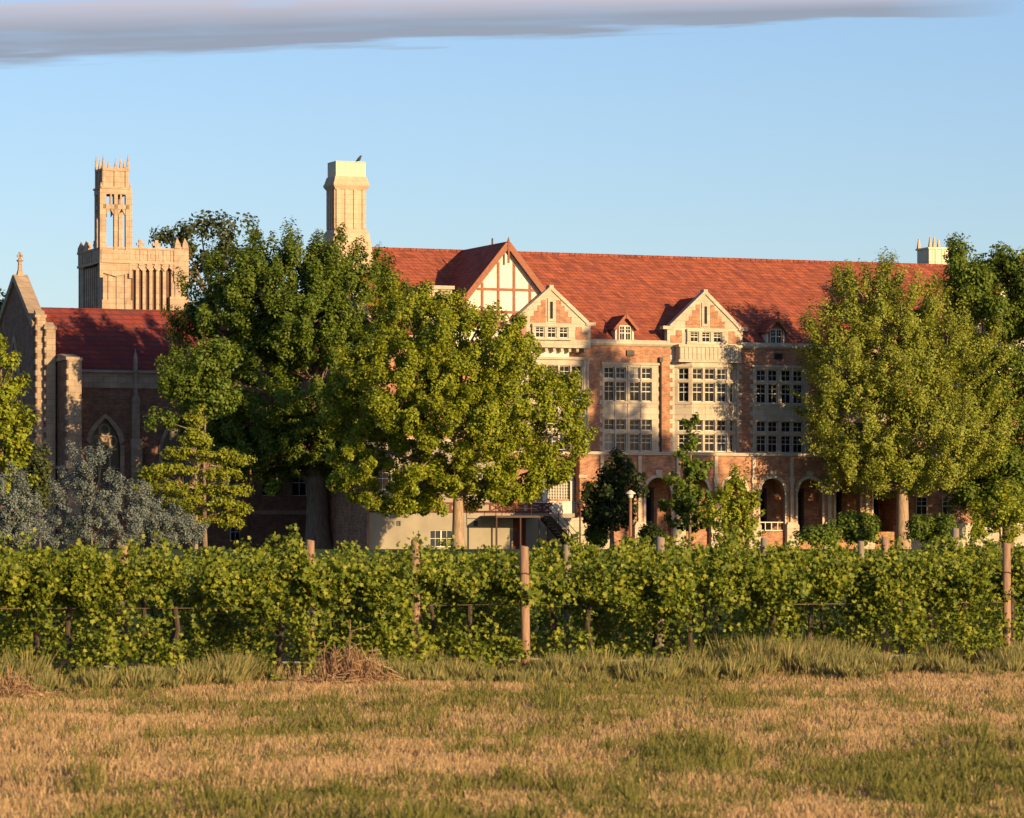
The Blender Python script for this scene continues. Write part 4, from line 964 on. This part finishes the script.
def vnoise(x, y, s, seed):
    g = np.random.default_rng(seed).uniform(0, 1, (256, 256)); a, b = x / s + 100, y / s + 100; i, j = np.floor(a).astype(int), np.floor(b).astype(int); u, v = a - i, b - j
    u = u * u * (3 - 2 * u); v = v * v * (3 - 2 * v); i %= 255; j %= 255
    return (g[i, j] * (1 - u) + g[i+1, j] * u) * (1 - v) + (g[i, j+1] * (1 - u) + g[i+1, j+1] * u) * v
def vine_parts(nsh, seed, low=1.0, wid=1.0, extra=()):
    r_ = np.random.default_rng(seed); P, N, Z_ = [], [], []
    m = MB(); a = r_.uniform(-.05, .05)
    m.tube([(0,0,-.05), (a,.02,.3), (-a,-.02,.7), (0,0,1.0)], [.05, .04, .035, .035], 7)
    # gaps in the canopy: shoots avoid a few hollows, and gather in bulging clumps
    hol = [(r_.uniform(-1, 1), r_.uniform(.4, 1.0), r_.uniform(.22, .46), r_.uniform(.22, .42)) for _ in range(2)] + list(extra) + [(r_.uniform(-1, 1), r_.uniform(.6, 1.35), r_.uniform(.08, .2), r_.uniform(.08, .2)) for _ in range(6)]
    cl = r_.uniform(-.95, .95, 7)
    for i in range(nsh):
        x0 = r_.choice(cl) + r_.normal() * .16 if r_.random() < .7 else r_.uniform(-.95, .95)
        x0 = max(-1.0, min(1.0, x0)) * wid
        s = r_.choice([-1, 1], p=[.28, .72]); rise = r_.uniform(.03, .44) * (.35 + 1.1 * vnoise(np.array([x0]), np.array([0.]), .45, seed)[0]) + (r_.uniform(.15, .42) if r_.random() < .14 else 0); out = r_.uniform(.05, .6); drop = (r_.uniform(.1, 1.0) ** .6 * 1.6) * low
        dx = r_.normal() * .25; n = int(r_.uniform(105, 230)); t = r_.uniform(0, 1, n)
        up_ = np.sin(np.minimum(t * 2.2, 1) * np.pi / 2) * rise; dn = np.maximum(t - .3, 0) / .7
        x = x0 + dx * t + r_.normal(size=n) * .075; y = -s * out * (1 + .35 * t) * np.minimum(t * 1.3, 1) + r_.normal(size=n) * .07
        z = 1.12 + up_ - dn ** 1.3 * (drop + rise * .5) + r_.normal(size=n) * .06
        z_ = np.clip(1.2 - z, 0, 1); y = y - (.42 * (vnoise(x, z, .55, seed + 9) - .45)) * (1 if s > 0 else -.6) - (.3 * z_ if s > 0 else 0)
        k = np.ones(n, bool)
        q_ = vnoise(x, z * .8, .34, seed + 50); k &= (q_ > .36 + .2 * np.clip((1.05 - z) / .4, -1.5, 1) * (z > .22)) | (r_.uniform(0, 1, n) < .10)
        for hx, hz, ha, hb in hol: k &= ((x - hx) / ha) ** 2 + ((z - hz) / hb) ** 2 > 1
        x, y, z = x[k], y[k], z[k]; n = len(x)
        P.append(np.stack([x, y, np.maximum(z, .06)], 1)); N.append(np.stack([r_.normal(size=n) * .65 + .1, -s * .5 + r_.normal(size=n) * .55, .35 + r_.normal(size=n) * .5], 1)); Z_.append(r_.uniform(.034, .078, n))
    return m, np.vstack(P), np.vstack(N), np.concatenate(Z_)
FRONT = {}
def vine(x, y, z, src, label, group, rz):
    t = thing('grapevine', label, 'grapevine', (x, y, z), rz, group)
    for n, me in src:
        o = bpy.data.objects.new(n, me); C.objects.link(o); o.parent = t
    return t
def proto(nsh, seed, low=1.0, extra=()):
    m, P, N, s = vine_parts(nsh, seed, low, 1.0, extra); out = [('vine_stem', m.mesh('vine_stem', 'vinewood')), ('foliage', leaves('foliage', 'leaf_vine', None, P, s, N, kite=False, asp=1.0, link=False))]
    k = rng.choice(len(P), 8); out.append(('dry_leaves', leaves('dry_leaves', 'leaf_dry', None, P[k] + np.array([0, -.06, 0]), s[k], N[k], kite=False, link=False)))
    return out
HOLES = {2: [(.45, .55, .42, .36), (-.4, .9, .25, .2)], 3: [(-.6, .45, .4, .3)], 6: [(.15, .75, .3, .28), (.75, .6, .3, .3)], 7: [(.55, .85, .25, .2)], 8: [(.5, .62, .5, .46)], 9: [(-.85, .6, .4, .42)], 10: [(.45, .65, .45, .4)], 1: [(-.3, .85, .3, .22)], 5: [(.6, .7, .25, .3)], 4: [(-.6, .95, .2, .18)]}
front = [ # px, shoots, lowness, label
 (-25, 84, 1.1, 'front-row grapevine cut by the left edge of the picture'),
 (70, 84, 1.15, 'dense front-row grapevine reaching the ground left of the small pale post top'),
 (175, 62, .9, 'front-row grapevine with dark hollows, below the small bright yellow-green tree'),
 (280, 74, .95, 'front-row grapevine just left of the dry brush pile'),
 (375, 70, 1.0, 'front-row grapevine directly behind the dry brush pile'),
 (470, 78, 1.05, 'dense front-row grapevine just left of the tall bare middle post'),
 (590, 66, .95, 'front-row grapevine just right of the tall bare middle post'),
 (690, 60, .95, 'front-row grapevine with long hanging shoots, below the slender young tree'),
 (775, 56, .85, 'front-row grapevine left of the big dark gap under the right-hand vines'),
 (875, 64, .9, 'front-row grapevine in line with the pale trunk, with leaves trailing to the weeds'),
 (965, 52, .7, 'front-row grapevine just left of the post near the right edge'),
 (1060, 66, .9, 'front-row grapevine cut by the right edge of the picture')]
for i, (px, n, low, lb) in enumerate(front):
    k = (px - 512) / FP; y = (ROW0 + .2) / (1 - k * slope(k)); x = k * y
    vine(x, y, gz(y), proto(n, 100 + i, low, HOLES.get(i, ())), lb, 'grapevines of the front row', math.atan(slope(x)) + R(random.uniform(-3, 3)))
back = [proto(44, 300 + i, .9) for i in range(4)]
for k in range(1, 8):
    y0 = ROW0 + .2 + 3.1 * k; x = -(y0 * .145) + random.uniform(-.4, .4)
    while True:
        y = y0 + x * slope(x)
        if x > y * .142: break
        h = .97 + .06 * random.random() + (.05 if x > 1 else 0)
        v = vine(x, y, gz(y) - .0, back[random.randrange(4)], 'green grapevine in the rows behind the front row, only its upper shoots showing', 'grapevines of the rows behind', R(20) + (math.pi if random.random() < .5 else 0))
        v.scale = (1.05, 1, h - .07 + random.uniform(0, .11) + (.05 if k > 2 else 0)); x += 1.75

# ================================================================== FIELD
def gh(x, y): return .03 * np.sin(x * .7 + y * .31) + .02 * np.sin(y * 1.3)
def field_pts(n, y0=23.5, y1=55):
    y = rng.uniform(y0, y1, n); x = rng.uniform(-1, 1, n) * y * .136; return x, y
def blades(name, mat, x, y, h, wd, lean, label, cat):
    n = len(x); th = rng.uniform(0, np.pi, n); z = gh(x, y) - .01
    dx, dy = np.cos(th) * wd / 2, np.sin(th) * wd / 2; l = rng.normal(size=(n, 2)) * (lean * h)[:, None]
    V = np.zeros((n, 4, 3)); V[:, 0] = np.stack([x - dx, y - dy, z], 1); V[:, 1] = np.stack([x + dx, y + dy, z], 1)
    V[:, 2] = np.stack([x + dx * .3 + l[:, 0], y + dy * .3 + l[:, 1], z + h], 1); V[:, 3] = np.stack([x - dx * .3 + l[:, 0], y - dy * .3 + l[:, 1], z + h], 1)
    F_ = np.arange(n * 4).reshape(n, 4)
    return tag(rawmesh(name, mat, None, V.reshape(-1, 3), F_), label, cat, kind='stuff')
x, y = field_pts(470000); p = vnoise(x, y * .35, .5, 1) * .34 + vnoise(x, y * .4, .16, 2) * .3 + vnoise(x, y * .3, 1.9, 3) * .36 + rng.normal(size=len(x)) * .085 + .05 * (y > 49)
rowlim = ROW0 - .6 + x * np.where(x > 0, TS, TS + .25)
clump = vnoise(x, y, .1, 7) > .34
dry = (p > .42) & (y < rowlim) & clump
grn = (p < .47) & (y < rowlim + .5) & clump
blades('dry_grass', 'grass_dry', x[dry], y[dry], rng.uniform(.02, .085, dry.sum()), rng.uniform(.006, .014, dry.sum()), .35, 'straw-coloured stubble and dry grass over the foreground field', 'grass')
hh = rng.uniform(.02, .09, grn.sum()) * (1 + 1.1 * (vnoise(x[grn], y[grn] * .6, .2, 12) > .74)) * (.7 + .7 * vnoise(x[grn], y[grn], .5, 4))
blades('green_grass', 'grass_green', x[grn], y[grn], hh, rng.uniform(.008, .018, grn.sum()), .35, 'patchy short green grass and low weeds in the foreground field', 'grass')
# weeds at the foot of the vines: feathery clumps
def weeds():
    X, Y, H, LX, LY = [], [], [], [], []
    for i in range(1500):
        x = rng.uniform(-8.2, 8.2); off = abs(rng.normal()) * 1.4 + .25
        d = vnoise(np.array([x]), np.array([off * .8]), .9, 21)[0]
        if d < .42: continue
        if -3.4 < x < -1.6 and off > 1.0: continue
        h = rng.uniform(.10, .26) * (1.3 - .3 * off) * (.5 + 1.1 * d) * (1.35 if x > 1.2 else 1.15); h = max(h, .07); n = int(50 + 90 * d)
        a = rng.uniform(0, 2 * np.pi, n); q = rng.uniform(0, 1, n) ** .6 * h * .9
        X.append(x + np.cos(a) * q * .4); Y.append(rowY(0, x) - off + np.sin(a) * q * .4); LX.append(np.cos(a) * q * .6); LY.append(np.sin(a) * q * .6); H.append(h * rng.uniform(.5, 1.25, n))
    x, y, h, lx, ly = map(np.concatenate, (X, Y, H, LX, LY)); n = len(x); th = rng.uniform(0, np.pi, n); wd = rng.uniform(.008, .02, n)
    dx, dy = np.cos(th) * wd / 2, np.sin(th) * wd / 2; z = gh(x, y); V = np.zeros((n, 4, 3))
    V[:, 0] = np.stack([x - dx, y - dy, z], 1); V[:, 1] = np.stack([x + dx + lx * .5, y + dy + ly * .5, z + h * .6], 1); V[:, 2] = np.stack([x + lx, y + ly, z + h], 1); V[:, 3] = np.stack([x - dx + lx * .5, y - dy + ly * .5, z + h * .6], 1)
    tag(rawmesh('weeds', 'weed', None, V.reshape(-1, 3), np.arange(n * 4).reshape(n, 4)), 'feathery grey-green weeds growing in clumps along the foot of the front vines', 'weeds', kind='stuff')
weeds()
n = 9000; x = rng.uniform(-8.3, 8.3, n); off = abs(rng.normal(size=n)) * 1.4 + .2; y = ROW0 + x * np.where(x > 0, TS, TS + .25) - off
k = vnoise(x, off * 2, .35, 9) > .5; x, y, off = x[k], y[k], off[k]
blades('tall_grass', 'grass_dry', x, y, rng.uniform(.08, .3, len(x)) * np.clip(1.25 - off * .3, .2, 1), rng.uniform(.006, .012, len(x)), .28, 'tall pale grass stalks growing under the front vines', 'grass')

def brush(px, dep, r, h, n, label):
    x0 = (px - 512) / FP * dep; m = MB()
    for i in range(n):
        a = rng.uniform(0, 2 * math.pi); rr = r * rng.uniform(0, 1) ** .6; bx, by = rr * math.cos(a), rr * math.sin(a) * .6
        top = h * max(.15, 1 - (rr / r) ** 1.5) * rng.uniform(.5, 1.15); b = rng.uniform(-1, 1, 4) * r * .45; top *= (1.5 if i % 14 == 0 else 1)
        m.tube([(bx, by, rng.uniform(0, top * .3)), (bx + b[0] * .5, by + b[1] * .4, top * .85), (bx + b[0] + b[2] * .5, by + b[1] * .6, top * rng.uniform(.3, 1))], [.008, .007, .004], 3, False)
    tag(m.build('dry_brush_pile', 'twig_dry', None, False, (x0, dep, 0)), label, 'brush pile')
brush(349, 50.0, .62, .62, 560, 'tangled heap of orange-brown dry brush at the foot of the vines')
brush(8, 46.8, .5, .42, 170, 'loose reddish-brown dry weed tangle at the left edge of the picture')
